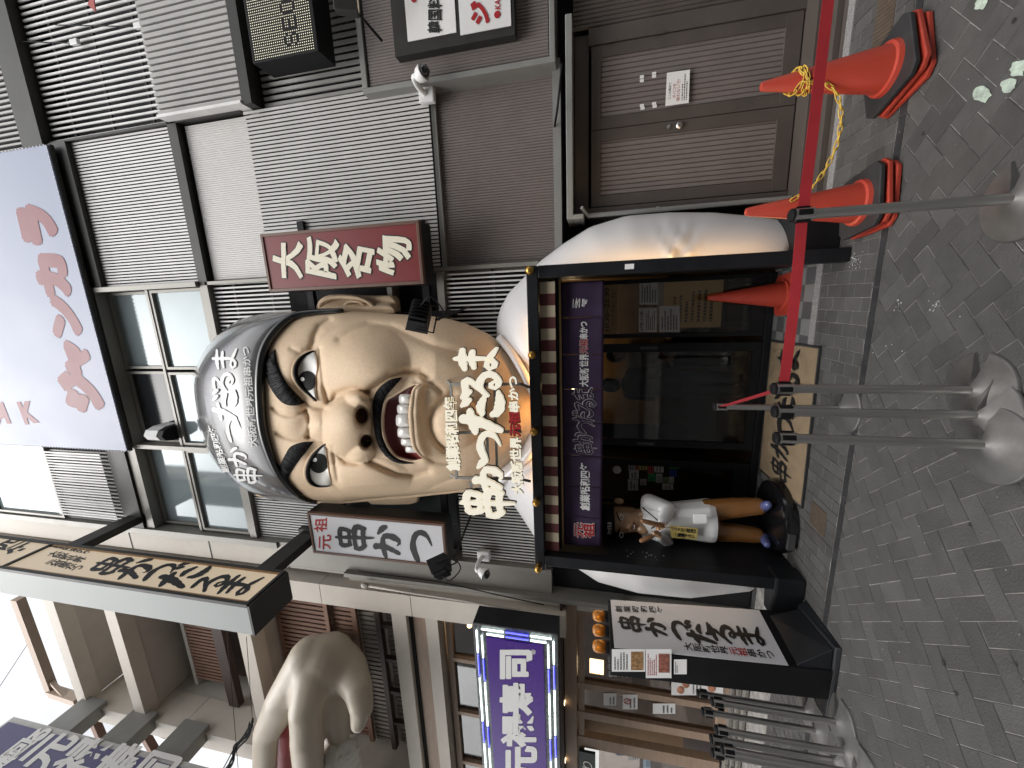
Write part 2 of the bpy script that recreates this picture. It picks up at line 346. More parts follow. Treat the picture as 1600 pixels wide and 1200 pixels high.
def brush(mb, text, mp_, cells, wm=1.0, depth=0, h0=.003, dh=.0006, grow=0):
    k = 0
    for ch, (s0, t0, cw, chh, rt) in zip(text, cells):
        for st in BR[ch]:
            pts = resample(catmull([(x, y, w_) for x, y, w_ in st], 6), 16); lf, rt_ = [], []
            for i, p in enumerate(pts):
                d = pts[min(i+1, 15)]-pts[max(i-1, 0)]; d = Vector((d.x, d.y, 0)).normalized(); nrm = Vector((-d.y, d.x, 0)); wd = p.z*wm*(1+.10*math.sin(i*1.9+k))+grow
                lf.append(p+nrm*wd); rt_.append(p-nrm*wd)
            def cap(p, d, wd):  # round end
                a0 = math.atan2(d.y, d.x); return [Vector((p.x+wd*math.cos(a0+a), p.y+wd*math.sin(a0+a), 0)) for a in (-.9, -.3, .3, .9)]
            d1 = (pts[15]-pts[14]); d0 = (pts[0]-pts[1])
            poly = rt_+cap(pts[15], d1, pts[15].z*wm+grow)+lf[::-1]+cap(pts[0], d0, pts[0].z*wm+grow)
            def m3(q, h):
                u, v_ = q.x-.5, q.y-.5; c_, s_ = math.cos(rt), math.sin(rt); u, v_ = u*c_-v_*s_, u*s_+v_*c_
                return mp_(s0+cw*(u+.5), t0+chh*(v_+.5), h)
            nL = 16; hh = h0+k*dh
            top = [m3(q, hh+depth) for q in poly]
            b = len(mb.v); N = len(poly); mb.v += [tuple(p) for p in top]
            fs = [(b+i, b+i+1, b+N-1-4-1-i, b+N-1-4-i) for i in range(nL-1)]  # ribbon quads between the two sides
            fs = []
            for i in range(nL-1):
                a, c = i, i+1; e, f = nL+4+(nL-1-c), nL+4+(nL-1-a); fs.append((b+a, b+c, b+e, b+f))
            fs.append(tuple(b+i for i in [nL-1, nL, nL+1, nL+2, nL+3, nL+4])); fs.append(tuple(b+i for i in [2*nL+3, 2*nL+4, 2*nL+5, 2*nL+6, 2*nL+7, 0]))
            if depth:
                b2 = len(mb.v); mb.v += [tuple(m3(q, hh)) for q in poly]
                fs += [(b+i, b2+i, b2+(i+1) % N, b+(i+1) % N) for i in range(N)]
            mb.f += fs; mb.m += [mb.cur]*len(fs); k += 1
MAIN = '串かつだるま'
ROW = [(i/6, 0, 1/6, 1, 0) for i in range(6)]
def lines(mb, mp_, n, t0=.1, t1=.9, s0=.1, s1=.9, h=.002, gap=.45):   # rows of print too small to read
    for i in range(n):
        t = t1-(t1-t0)*(i+.5)/n; hh = (t1-t0)/n*gap/2; s = s0
        e = s0+(s1-s0)*random.uniform(.6, 1)
        while s < e:
            l = random.uniform(.02, .07); mb.quad(mp_(s, t-hh, h), mp_(min(s+l, e), t-hh, h), mp_(min(s+l, e), t+hh, h), mp_(s, t+hh, h)); s += l+.02

# ---------------------------------------------------------------- ground
M['paver'] = mat("paving_brick", (.066, .064, .0615), .66, 0, .22, 9, bump=.5, bs=90, grime=.5, gcol=(.04, .039, .037), attr='tone')
M['joint'] = mat("sandy_joint", (.30, .285, .265), .9, 0, .5, 9, bump=.3, bs=200, grime=.75, gcol=(.035, .034, .032))
M['granite'] = mat("speckled_granite", (.22, .215, .21), .6, 0, .9, 120)
M['tile_l'] = mat("light_floor_tile", (.17, .17, .165), .5, 0, .1, 4, grime=.2); M['tile_d'] = mat("dark_floor_tile", (.075, .075, .076), .5, 0, .1, 4)
M['asphalt'] = mat("dark_ground", (.05, .05, .05), .85, 0, .2, 5, bump=.2)
g = MB().quad((-60, -40, -.016), (60, -40, -.016), (60, 60, -.016), (-60, 60, -.016)); struct('ground', g, M['asphalt'])
g = MB().quad((-12, -5, -.0045), (9, -5, -.0045), (9, 2.985, -.0045), (-12, 2.985, -.0045)); struct('paving_bed', g, M['joint'])
g = MB().quad((-12, 3.05, -.0045), (9, 3.05, -.0045), (9, 4.2, -.0065), (-12, 4.2, -.0065)); struct('walkway_bed', g, M['joint'])
def bricks(rects, name, cuts, gap=.0022, drop=.003):
    me = bpy.data.meshes.new(name); bm = bmesh.new(); lay = bm.faces.layers.float.new('tone')
    for P in rects:   # 4 corners ccw
        c = sum(P, Vector())/4; tone = random.choice((.84, .92, .97, 1., 1.04, 1.08, 1.16))*random.uniform(.94, 1.06); dz = random.uniform(-.0012, .0012)
        tilt = Vector((random.uniform(-.006, .006), random.uniform(-.006, .006), 0))
        def ins(k, z): return [bm.verts.new((p.x+(c-p).normalized().x*k*1.2, p.y+(c-p).normalized().y*k*1.2, z+dz+tilt.dot(p-c))) for p in P]
        o, i = ins(gap, -drop), ins(gap+.003, 0)
        o2 = ins(gap, -.012)
        for f in [bm.faces.new(i)]+[bm.faces.new((o[k], o[(k+1) % 4], i[(k+1) % 4], i[k])) for k in range(4)]+[bm.faces.new((o2[k], o2[(k+1) % 4], o[(k+1) % 4], o[k])) for k in range(4)]: f[lay] = tone
    for pco, pno in cuts:
        bmesh.ops.bisect_plane(bm, geom=bm.verts[:]+bm.edges[:]+bm.faces[:], plane_co=pco, plane_no=pno, clear_outer=True)
    bm.to_mesh(me); bm.free(); return tag(link(name, me, M['paver']), kind='structure')
W_ = .105; c45 = math.cos(rad(43.5)); s45 = math.sin(rad(43.5)); RC = []
def r45(p, q): return Vector((p*c45-q*s45, p*s45+q*c45, 0))
for a in range(-92, 93):
    for b in range(-48, 49):
        ox, oy = (a+2*b)*W_, (a-2*b)*W_
        cc = r45(ox+W_, oy)
        if not (-8.5 < cc.x < 5 and -2.2 < cc.y < 3.3): continue
        for x0, x1, y0, y1 in ((0, 2, 0, 1), (2, 3, -1, 1)):
            RC.append([r45(ox+x*W_, oy+y*W_) for x, y in ((x0, y0), (x1, y0), (x1, y1), (x0, y1))])
bricks(RC, 'pavement', [(V(0, 2.985, 0), V(0, 1, 0)), (V(0, -2, 0), V(0, -1, 0)), (V(-8, 0, 0), V(-1, 0, 0)), (V(4.6, 0, 0), V(1, 0, 0))])
RC = []; x = -8.0; i = 0
while x < 4.6:
    y = 3.05-(.083 if i % 2 else 0)+random.uniform(-.004, .004)
    while y < 3.66: RC.append([V(x, y, 0), V(x+.0945, y, 0), V(x+.0945, y+.166, 0), V(x, y+.166, 0)]); y += .166
    x += .0945; i += 1
bricks(RC, 'walkway_strip', [(V(0, 3.655, 0), V(0, 1, 0)), (V(0, 3.052, 0), V(0, -1, 0))])
d = MB().box(-8, 4.6, 2.985, 3.05, -.014, -.004); struct('drain_channel', d, M['black2'])
d = MB()
for k in range(6): d.box(-8, 4.6, 2.990+k*.0094, 2.995+k*.0094, -.0045, 0.001)
x = -8
while x < 4.6: d.box(x, x+.008, 2.986, 3.049, -.004, .0015); x += .5
t = thing('drain_grate', 'long narrow slotted steel drain grate crossing the paving', 'drain grate'); d.build('slotted_cover', M['grate'], t)
d = MB().box(-2.55, 4.6, 3.66, 3.745, -.01, .004); struct('granite_kerb', d, M['granite'])
# checker tiled porch floor
tl, td = MB(), MB()
for i in range(-17, 2):
    for j in range(5): (tl if (i+j) % 2 else td).box(.19-(i+16)*.145 if False else .05+i*.145, .05+i*.145+.143, 3.747+j*.152, 3.747+j*.152+.15, -.01, .004)
tl.cur = 0
b = len(tl.v); tl.v += td.v; tl.f += [tuple(i+b for i in f) for f in td.f]; tl.m += [1]*len(td.f)
struct('porch_floor', tl, [M['tile_l'], M['tile_d']])
d = MB().box(.3, 4.6, 3.75, 4.2, -.01, .003); struct('steel_threshold', d, M['clad_d'])
# far context: the street keeps the other side's buildings, seen only in reflections and shade
M['opp'] = mat("grey_render_wall", (.3, .29, .28), .7, 0, .1, 1); M['oppw'] = mat("dark_window_glass", (.03, .035, .04), .1)
ob = thing('street_block', 'plain grey building across the street behind the viewer', 'building', (0, -6.5, 0))
d = MB().box(-18, 18, -11, -6.5, 0, 12); d.build('wall', M['opp'], ob)
for i in range(8):
    for j in range(3): MB().box(-14+i*3.6, -11.6+i*3.6, -6.53, -6.47, 1+j*3.4, 3.2+j*3.4).build('window', M['oppw'], ob)

# ---------------------------------------------------------------- louvred building
lb = thing('louvred_building', 'dark building clad in vertical aluminium slats behind the giant chef head', 'building', (0, 4.3, 0))
d = MB(); d.box(-3.25, 8, 4.32, 9, 6.2, 14); d.box(-3.62, 8, 4.32, 9, 2.32, 6.2); d.box(.32, 8, 4.4, 9, 0, 2.32); d.box(-3.62, -2.55, 4.32, 9, 0, 2.32)
d.build('wall', M['backing'], lb)
def slats(name, m, X0, X1, Z0, Z1, Y, pitch, wd, dep, rails=0, label=None):
    d = MB(); n = int((X1-X0)/pitch)
    for i in range(n+1):
        x = X0+i*pitch
        if x+wd > X1+.001: break
        d.box(x, x+wd, Y, Y+dep, Z0, Z1)
    o = d.build(name, m, lb, label=label)
    for k in range(rails):
        z = Z0+(Z1-Z0)*(k+.5)/rails; MB().box(X0, X1, Y+dep+.03, Y+dep+.05, z-.015, z+.015).build('slat_rail', M['fascia'], o)
    return o
def ribbed(name, m, X0, X1, Z0, Z1, Y, pitch, dep, parent=None, groove=.38):
    d = MB(); prof = []; x = X0
    while x < X1-1e-4:
        e = min(x+pitch, X1); g_ = pitch*groove
        prof += [(x, Y+dep), (x+g_*.35, Y+dep), (min(x+g_, e), Y), (e-1e-4, Y)]; x = e
    d.grid([[(a, b_, Z0) for a, b_ in prof], [(a, b_, Z1) for a, b_ in prof]])
    return d.build(name, m, parent or lb)
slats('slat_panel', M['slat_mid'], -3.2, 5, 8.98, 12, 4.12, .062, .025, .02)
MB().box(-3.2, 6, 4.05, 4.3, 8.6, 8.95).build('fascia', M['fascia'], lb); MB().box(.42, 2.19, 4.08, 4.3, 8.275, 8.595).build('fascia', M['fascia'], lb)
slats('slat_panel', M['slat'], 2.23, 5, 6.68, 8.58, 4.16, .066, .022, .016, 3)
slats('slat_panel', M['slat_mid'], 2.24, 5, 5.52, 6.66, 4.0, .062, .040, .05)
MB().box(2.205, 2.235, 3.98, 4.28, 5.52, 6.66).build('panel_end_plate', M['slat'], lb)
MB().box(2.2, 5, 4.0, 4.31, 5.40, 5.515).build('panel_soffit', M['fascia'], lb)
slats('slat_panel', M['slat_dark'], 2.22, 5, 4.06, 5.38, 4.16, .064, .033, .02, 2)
slats('slat_panel', M['slat'], .42, 2.19, 6.72, 8.27, 4.14, .0378, .0225, .004, 0, label='bright finely spaced slat panel above the white cladding')
ribbed('cladding_panel', M['cladw'], .42, 2.17, 5.66, 6.52, 4.17, .024, .008)
d = MB(); d.box(.36, 2.22, 4.1, 4.3, 6.56, 6.69); d.box(2.19, 2.215, 4.1, 4.3, 5.66, 8.57); d.build('panel_frame', M['fascia'], lb)
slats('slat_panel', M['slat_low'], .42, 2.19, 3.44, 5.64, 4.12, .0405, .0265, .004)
ribbed('cladding_panel', M['clad'], .33, 2.17, 2.2, 3.38, 4.2, .0265, .010)
d = MB(); d.box(.30, 2.2, 4.16, 4.3, 3.385, 3.435); d.box(2.175, 2.2, 4.15, 4.3, 2.2, 3.385); d.box(.33, 2.2, 4.13, 4.3, 2.12, 2.195); d.build('panel_frame', M['trim'], lb)
slats('slat_panel', M['slat'], -.42, .38, 5.45, 6.55, 4.16, .052, .021, .004, 2)
slats('slat_panel', M['slat'], -.5, .36, 2.36, 3.40, 4.16, .048, .018, .004, 1)
d = MB(); d.box(.365, .405, 4.1, 4.3, 2.36, 6.6); d.box(-.4, .36, 4.12, 4.3, 3.42, 3.5); d.box(-.1, .36, 4.12, 4.3, 4.05, 4.11); d.build('panel_frame', M['wframe'], lb)
slats('slat_panel', M['slat'], -3.2, -2.2, 5.45, 6.55, 4.16, .040, .020, .004)
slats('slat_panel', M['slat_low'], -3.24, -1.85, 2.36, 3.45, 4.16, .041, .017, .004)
slats('slat_panel', M['slat'], -3.05, -1.95, 8.98, 10.2, 3.98, .046, .024, .004)
d = MB(); d.box(-3.3, -3.21, 4.05, 4.3, 6.2, 12); d.box(-3.66, -3.26, 4.16, 4.3, 2.3, 6.2); d.box(-3.66, -3.6, 4.08, 4.3, 1.4, 5.2); d.box(-3.26, -3.21, 4.08, 4.3, 2.36, 6.2); d.box(-3.2, .36, 4.1, 4.3, 6.57, 6.68); d.build('corner_trim', M['wframe'], lb)
# dark glazing round the head
MB().box(-2.78, -1.9, 4.2, 4.25, 3.5, 5.2).build('dark_pane', mat("smoky_glass", (.09, .1, .1), .12, 0, .1), lb)
# window bands
GL = mat("sky_window_glass", (.25, .295, .31), .05, .16, .06, 2)
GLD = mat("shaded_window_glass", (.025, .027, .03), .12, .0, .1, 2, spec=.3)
def window(X0, X1, Z0, Z1, Y, m, bar=.035, split=None, mu=.03):
    f = MB(); f.box(X0, X1, Y-.03, Y+.05, Z0, Z0+bar); f.box(X0, X1, Y-.03, Y+.05, Z1-bar, Z1); f.box(X0, X0+bar, Y-.03, Y+.05, Z0+bar, Z1-bar); f.box(X1-bar, X1, Y-.03, Y+.05, Z0+bar, Z1-bar)
    fo = f.build('window', M['wframe'], lb)
    MB().box(X0+bar, X1-bar, Y+.01, Y+.02, Z0+bar, Z1-bar).build('pane', m, fo)
for X0, X1 in ((-.72, .34), (-1.82, -.76), (-3.18, -1.90)):
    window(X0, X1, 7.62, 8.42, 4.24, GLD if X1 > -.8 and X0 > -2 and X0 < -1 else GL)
    window(X0, X1, 6.70, 7.56, 4.16, GL)
d = MB(); d.box(-3.2, .36, 4.08, 4.3, 8.43, 8.59); d.box(-3.2, .36, 4.12, 4.3, 7.57, 7.61); d.box(-1.89, -1.83, 4.08, 4.3, 6.69, 8.42); d.box(.35, .41, 4.06, 4.3, 6.7, 8.59); d.build('window_surround', M['wframe'], lb)
for X0, X1 in ((-1.8, .2), (-3.18, -1.9)):
    window(X0, X1, 10.3, 11.9, 4.1, GL)
# projecting taupe box at the right
hb = MB(); X0, X1, Z0, Z1 = 2.103, 5.2, 2.152, 4.08
ribbed('cladding_panel', M['clad'], X0+.06, X1, Z0+.06, Z1-.08, 4.015, .0265, .010)
d = MB(); d.box(X0, X0+.05, 3.995, 4.32, Z0, Z1); d.box(X0+.05, X1, 3.995, 4.32, Z0, Z0+.05); d.box(X0+.05, X1, 3.995, 4.32, Z1-.06, Z1); d.build('box_frame', M['trim'], lb, bevel=.006)
MB().box(X0+.06, X1, 4.035, 4.3, Z0+.06, Z1-.075).build('box_core', M['clad_d'], lb)
# steel double door, lintel ledge, side wall
d = MB(); d.box(.76, 2.44, 3.98, 4.38, 2.0, 2.06); d.box(.76, .80, 3.98, 4.38, 1.9, 2.0); d.build('ledge', M['trim'], lb, bevel=.005)
d = MB(); d.box(.8, 2.4, 4.24, 4.39, 1.86, 1.99); d.box(2.285, 2.42, 4.19, 4.39, 0.02, 1.86); d.box(.80, .885, 4.19, 4.39, .02, 1.86); d.build('door_frame', M['clad_d'], lb)
ribbed('cladding_panel', M['clad_d'], 2.425, 5, .12, 2.0, 4.2, .036, .012)
def leaf(X0, X1, nm=None):
    d = MB(); b = .10; Z0, Z1 = .10, 1.835; Y = 4.20
    d.box(X0, X1, Y, Y+.05, Z0, Z0+.13); d.box(X0, X1, Y, Y+.05, Z1-.09, Z1); d.box(X0, X0+b, Y, Y+.05, Z0+.13, Z1-.09); d.box(X1-b, X1, Y, Y+.05, Z0+.13, Z1-.09)
    o = d.build('steel_door', M['clad_d'], lb, bevel=.003)
    ribbed('ribbed_infill', M['clad'], X0+b, X1-b, Z0+.13, Z1-.09, Y+.014, .047, .012, o) if False else None
    r = MB(); prof = []; x = X0+b
    while x < X1-b-1e-4:
        e = min(x+.042, X1-b); prof += [(x, Y+.03), (x+.004, Y+.03), (x+.011, Y+.014), (e-1e-4, Y+.014)]; x = e
    r.grid([[(a, c, Z0+.13) for a, c in prof], [(a, c, Z1-.09) for a, c in prof]]); r.build('ribbed_infill', M['clad'], o)
    return o
l1 = leaf(.895, 1.578); l2 = leaf(1.584, 2.28)
hw = MB(); hw.lathe([(.028, 0), (.028, .012), (.018, .02), (.018, .035), (0.001, .036)], (1.53, 4.2, 1.04), 20, (0, -1, 0)); hw.lathe([(.018, 0), (.018, .01), (.001, .016)], (1.53, 4.2, 1.13), 16, (0, -1, 0)); hw.build('lock', M['steel'], l1, smooth='auto')
for z in (1.62, 1.2): MB().tube([(2.287, 4.185, z), (2.287, 4.185, z+.09)], .010).build('hinge', M['clad_d'], l2, smooth='auto')
d = MB(); d.box(.3, 5, 4.0, 4.4, .004, .09); d.box(.3, 5, 3.80, 3.97, .003, .05); d.build('base_beam', M['clad_d'], lb, bevel=.004)
# rain pipe
d = MB(); d.tube([(.805, 4.1, .1), (.80, 4.1, 1.86)], .022, 12); d.tube([(.80, 4.1, 1.86), (.86, 4.0, 1.92)], .016, 10); d.tube([(.805, 4.1, 1.2), (.805, 4.1, 1.23)], .026, 12)
tag(d.build('drain_pipe', M['trim'], smooth='auto'), 'slim grey vertical rain pipe beside the brown steel door', 'pipe')
# ---------------------------------------------------------------- entrance portal
pt = thing('entrance_portal', 'black steel entrance frame with five brass globe lamps and striped valance', 'entrance', (-1.1, 3.32, 0))
PX0, PX1 = -2.45, .19
d = MB(); d.box(PX1, .292, 3.32, 3.42, 0, 2.262); d.build('post', M['black'], pt, bevel=.006)
d = MB(); d.box(-2.565, PX0, 3.32, 3.42, .02, 2.262); d.build('post', M['black'], pt, bevel=.006)
d = MB(); d.box(-2.62, .292, 3.32, 3.44, 2.265, 2.362); d.build('beam', M['black'], pt, bevel=.006)
MB().box(PX1+.03, .285, 3.42, 4.5, 0, 2.26).build('side_panel', M['black'], pt); MB().box(-2.555, PX0-.03, 3.42, 4.5, 0, 2.26).build('side_panel', M['black'], pt)
MB().box(PX0-.03, PX1+.03, 3.445, 4.5, 2.27, 2.33).build('soffit', M['black2'], pt)
d = MB(); d.prism([(-2.60, 3.30, 0), (-2.44, 3.30, 0), (-2.44, 3.5, 0), (-2.62, 3.52, 0), (-2.86, 3.48, 0), (-2.86, 3.36, 0)][::1], (0, 0, .24)); d.build('foot_block', M['black'], pt, bevel=.02)
d = MB(); d.box(.295, .60, 3.47, 4.1, 0, .26); d.build('foot_block', M['black'], pt, bevel=.008)
vl = MB(); n = 26
for i in range(n):
    vl.cur = i % 2; x1 = PX1-.03-i*(2.59/n); vl.box(x1-2.59/n+.0006, x1, 3.385, 3.395, 2.128, 2.258)
vl.build('valance', [mat("cream_stripe", (.45, .38, .27), .8, 0, .08, 6, grime=.2), mat("maroon_stripe", (.085, .018, .018), .8, 0, .1, 6)], pt)
MB().box(PX0, PX1, 3.46, 3.49, 2.11, 2.14).build('curtain_rail', M['black2'], pt)
for bx in (.253, -.452, -1.148, -1.848, -2.56):
    b = MB(); b.lathe([(.022, 0), (.024, .012), (.014, .02), (.020, .03), (.032, .042), (.037, .06), (.033, .08), (.02, .093), (.001, .098)], (bx, 3.32, 2.322), 20, (0, -1, 0)); b.build('globe_lamp', M['brass'], pt, smooth=True)
MB().box(.222, .262, 3.314, 3.319, 1.49, 1.56).build('sticker', M['paper'], pt)
LED = emit("warm_led_strip", (1, .62, .3), 17)
d = MB(); d.box(.286, .291, 3.43, 3.47, .35, 2.2); d.build('light_strip', LED, pt)
d = MB(); d.box(-2.561, -2.556, 3.43, 3.47, .35, 2.2); d.build('light_strip', emit("dim_led_strip", (1, .66, .36), 3), pt)
d = MB(); d.box(-1.9, -.1, 3.45, 3.48, 2.331, 2.338); d.build('light_strip', emit("amber_led_strip", (1, .5, .17), 16), pt)
# sticker residue and scratches on the left post
d = MB()
for k in range(26):
    x = -2.452+.0; y = 3.36+random.random()*.2; z = 1.35+random.gauss(0, .09); s = random.uniform(.004, .012); d.quad((PX0-.027, y, z), (PX0-.027, y+s, z), (PX0-.027, y+s, z+s), (PX0-.027, y, z+s*.7))
d.build('sticker_residue', M['paper'], pt, fix=False)

# purple split curtain
nr = thing('shop_curtain', 'purple split shop curtain with white brush lettering across the entrance', 'curtain', (-1.1, 3.5, 1.7))
yb = [436, 496, 554, 608, 661, 711, 760, 806, 857]; XS = [atY(905, y_, 3.5).x for y_ in yb]; XS[0] = .158; XS[-1] = -2.43
def ncl(x, z): return 3.5+.010*math.sin(x*9+z*3)*(2.09-z)/.37+.006*math.sin(x*31+1)*(2.09-z)/.37+.004*math.sin(x*5+z*22)
for a, b in zip(XS[1:], XS):
    d = MB(); rows = []
    for j in range(15):
        z = 2.085-.37*j/14; rows.append([(lerp(a+.002, b-.002, i/12), ncl(lerp(a, b, i/12), z), z) for i in range(13)])
    d.grid(rows); o = d.build('cloth_panel', M['purple'], nr, smooth=True, fix=False); o.modifiers.new('s', 'SOLIDIFY').thickness = .003
d = MB(); d.tube([(-2.44, 3.5, 2.098), (.18, 3.5, 2.098)], .012, 10); d.build('bamboo_pole', mat("bamboo", (.42, .29, .13), .5, 0, .2, 8, stretch=(20, 1, 1)), nr, smooth='auto')
def cloth_q(y0, y1, p0, p1):   # pixel box on the curtain plane
    a = atY((p0+p1)/2, y0, 3.5); b = atY((p0+p1)/2, y1, 3.5); zt = atY(p0, (y0+y1)/2, 3.5).z; zb = atY(p1, (y0+y1)/2, 3.5).z
    def f(s, t, h=0): x = lerp(a.x, b.x, s); z = lerp(zb, zt, t); return Vector((x, ncl(x, z)-h, z))
    return f
dw = MB(); word(dw, '創業昭和四年', cloth_q(797, 722, 906, 922), .03, h0=.006); word(dw, '大阪新世界', cloth_q(604, 553, 905, 920), .03, h0=.006); word(dw, '串かつ', cloth_q(530, 502, 905, 919), .035, h0=.006)
word(dw, '元', cloth_q(839, 816, 896, 912), .07, h0=.005); word(dw, '祖', cloth_q(839, 816, 911, 929), .07, h0=.005)
word(dw, '元祖', cloth_q(553, 530, 905, 919), .06, h0=.005)
nmap = cloth_q(711, 608, 899, 929)
brush(dw, MAIN, nmap, [(i/6+.005, -.05+.10*(i % 2), .19, 1.05, .12) for i in range(6)], .95, h0=.005, dh=.0001, grow=.03)
e_ = cloth_q(484, 463, 893, 918)
for k in range(7):
    q = [(.1+.8*random.random(), (k+random.random())/7.5, .05) for _ in range(4)]; pts = resample(catmull([V(*p) for p in q], 5), 14)
    dw.grid([[e_(p.x, p.y+.02, .006+k*.0004) for p in pts], [e_(p.x, p.y-.02, .006+k*.0004) for p in pts]])
dw.build('white_lettering', M['white'], nr, fix=False)
dr = MB(); word(dr, '元', cloth_q(839, 816, 896, 912), .03, h0=.008); word(dr, '祖', cloth_q(839, 816, 911, 929), .03, h0=.008); word(dr, '元祖', cloth_q(553, 530, 905, 919), .02, h0=.008); dr.build('red_lettering', M['red'], nr, fix=False)
dp = MB(); brush(dp, MAIN, nmap, [(i/6+.005, -.05+.10*(i % 2), .19, 1.05, .12) for i in range(6)], .95, h0=.0105, dh=.0001); dp.build('outline_infill', M['purple'], nr, fix=False)

# sliding glass front and the dim room behind
se = thing('glass_entrance', 'black framed sliding glass doors under the purple curtain', 'shop front', (-1.1, 4.48, 0))
d = MB()
for a, b in ((PX1-.045, PX1), (-.44, -.395), (-.60, -.505), (-1.71, -1.63), (-1.95, -1.87), (PX0, PX0+.05)): d.box(a, b, 4.45, 4.50, .08, 2.2)
d.box(PX0, PX1, 4.44, 4.51, .005, .075); d.box(PX0, PX1, 4.445, 4.505, 2.2, 2.27); d.build('door_frame', M['black'], se, bevel=.004)
d = MB(); d.box(-.395, PX1-.045, 4.455, 4.495, .08, .22); d.box(-1.63, -.60, 4.455, 4.495, .08, .16); d.box(PX0+.05, -1.95, 4.455, 4.495, .08, .24); d.build('kick_rail', M['black'], se)
G1 = glass("door_glass", (.80, .80, .78), .015, top=.45)
for a, b in ((-.395, PX1-.045), (-1.63, -.60), (PX0+.05, -1.95)): MB().box(a, b, 4.472, 4.476, .16, 2.2).build('door_glass', G1, se)
for x in (-.55, -1.67):
    h = MB(); h.box(x-.018, x+.018, 4.438, 4.449, 1.11, 1.30); h.build('handle', M['grate'], se, bevel=.006)
M['room'] = mat("dim_brown_wall", (.16, .095, .045), .8, 0, .3, 2); M['room2'] = mat("ochre_wall", (.30, .19, .08), .8, 0, .3, 3)
d = MB(); d.box(-2.6, 1.2, 8.0, 8.1, 0, 2.6); d.box(1.2, 1.25, 4.55, 8, 0, 2.6); d.box(-2.65, -2.6, 4.55, 8, 0, 2.6); d.build('room_wall', M['room'], se)
MB().box(-2.6, 1.2, 4.55, 8, 2.4, 2.45).build('room_ceiling', M['wood_d'], se); MB().box(-2.6, 1.2, 4.55, 8, -.01, .003).build('room_floor', M['wood_d'], se)
d = MB(); d.box(-2.0, .3, 6.2, 6.3, .75, 2.3); d.build('menu_board', M['room2'], se)
WARM = emit("warm_pendant", (1, .7, .38), 22)
for x, y in ((-.1, 5.7), (-1.3, 5.85), (.6, 6.5)):
    l = MB(); l.lathe([(.001, 2.2), (.04, 2.18), (.05, 2.1), (.03, 2.04), (.001, 2.03)], (x, y, 0), 14); l.build('pendant_lamp', WARM, se, smooth=True)
# low stools, counter and shelf inside
d = MB(); d.box(-1.6, -1.0, 6.6, 7.2, 0, .9); d.box(-.3, .9, 6.3, 6.9, 0, 1.0); d.build('counter', M['room'], se)
mb_ = thing('menu_stand', 'tan patterned menu board standing behind the right hand glass pane', 'menu board', (-.1, 4.72, 0))
d = MB(); d.box(-.36, .15, 4.70, 4.74, .42, 1.02); d.build('board', emit("faint_glow_menu", (1, .62, .25), .03, (.20, .12, .05)), mb_)  # faint glow added to the board's own colour, no lamp behind it
d = MB()
q = Q((-.34, 4.699, .44), (.13, 4.699, .44), (.13, 4.699, 1.0), (-.34, 4.699, 1.0)); lines(d, q, 7); d.build('print', M['wood_d'], mb_, fix=False)
d = MB(); d.box(-.34, -.31, 4.71, 4.73, 0, .42); d.box(.10, .13, 4.71, 4.73, 0, .42); d.build('leg', M['wood_d'], mb_)
# papers and signs on the glass
def notice(name, label, cat, q, txt=(), nl=0, m=None, ink=None, t0=.08, t1=.6, bold=.01):
    t = thing(name, label, cat, q(.5, .5, 0)); d = MB()
    a, b, c, e = q(0, 0, .0015), q(1, 0, .0015), q(1, 1, .0015), q(0, 1, .0015); n = (q(.5, .5, 1)-q(.5, .5, 0))
    d.prism([a, b, c, e], n*.0015); d.build('sheet', m or M['paper'], t)
    p = MB()
    for s, (x0, y0, x1, y1) in txt: 
        sub = lambda u, v, h=0, x0=x0, y0=y0, x1=x1, y1=y1: q(lerp(x0, x1, u), lerp(y0, y1, v), h)
        word(p, s, sub, bold, h0=.0045, latin=all(ord(c) < 128 for c in s))
    if nl: lines(p, q, nl, t0, t1, h=.0045)
    if p.v: p.build('print', ink or M['ink'], t, fix=False)
    return t
def yq(p0, p1, y0, y1, Y): return Q(atY(p1, y0, Y), atY(p1, y1, Y), atY(p0, y1, Y), atY(p0, y0, Y))
GY = 4.468
notice('paper_notice', 'upper right white printed notice taped inside the glass', 'notice', yq(999, 1028, 476, 437, GY), (), 6, t1=.92)
notice('paper_notice', 'upper left white printed notice taped inside the glass', 'notice', yq(998, 1026, 519, 481, GY), (('お客様へのお願い', (.06, .74, .94, .94)),), 5)
notice('paper_notice', 'lower white notice with a small list taped inside the glass', 'notice', yq(1030, 1062, 519, 478, GY), (), 6, t1=.92)
M['tanp'] = mat("tan_sign_board", (.48, .34, .18), .6, 0, .1, 4)
notice('hours_sign', 'tan board with opening hours hanging behind the curtain edge', 'sign', yq(944, 964, 521, 444, GY), (('10:30~22:30', (.05, .62, .92, .98)), ('(ラストオーダー22:00)', (.1, .12, .9, .48))), 0, m=M['tanp'])
# payment and travel stickers on the left pane
cols = [(.6, .6, .6), (.6, .6, .58), (.05, .3, .1), (.02, .05, .25), (.55, .5, .2), (.5, .05, .06), (.6, .58, .55)]
SP = [(982, 992, 735, 722), (992, 999, 735, 722), (999, 1011, 734, 721), (1012, 1021, 740, 724), (1022, 1037, 738, 723), (1046, 1061, 732, 723), (983, 998, 748, 734), (1012, 1024, 752, 740), (1025, 1035, 754, 740), (1046, 1057, 745, 734), (981, 997, 766, 749), (1000, 1010, 758, 748), (1036, 1046, 756, 745), (1046, 1053, 755, 745), (1035, 1052, 765, 756)]
SC_ = [(.4, .42, .5), (.5, .2, .1), (.55, .45, .15), (.5, .08, .08), (.6, .6, .6), (.03, .3, .05), (.6, .6, .6), (.04, .32, .12), (.5, .52, .55), (.03, .06, .3), (.6, .6, .6), (.45, .4, .4), (.2, .3, .15), (.6, .58, .55), (.55, .55, .55)]
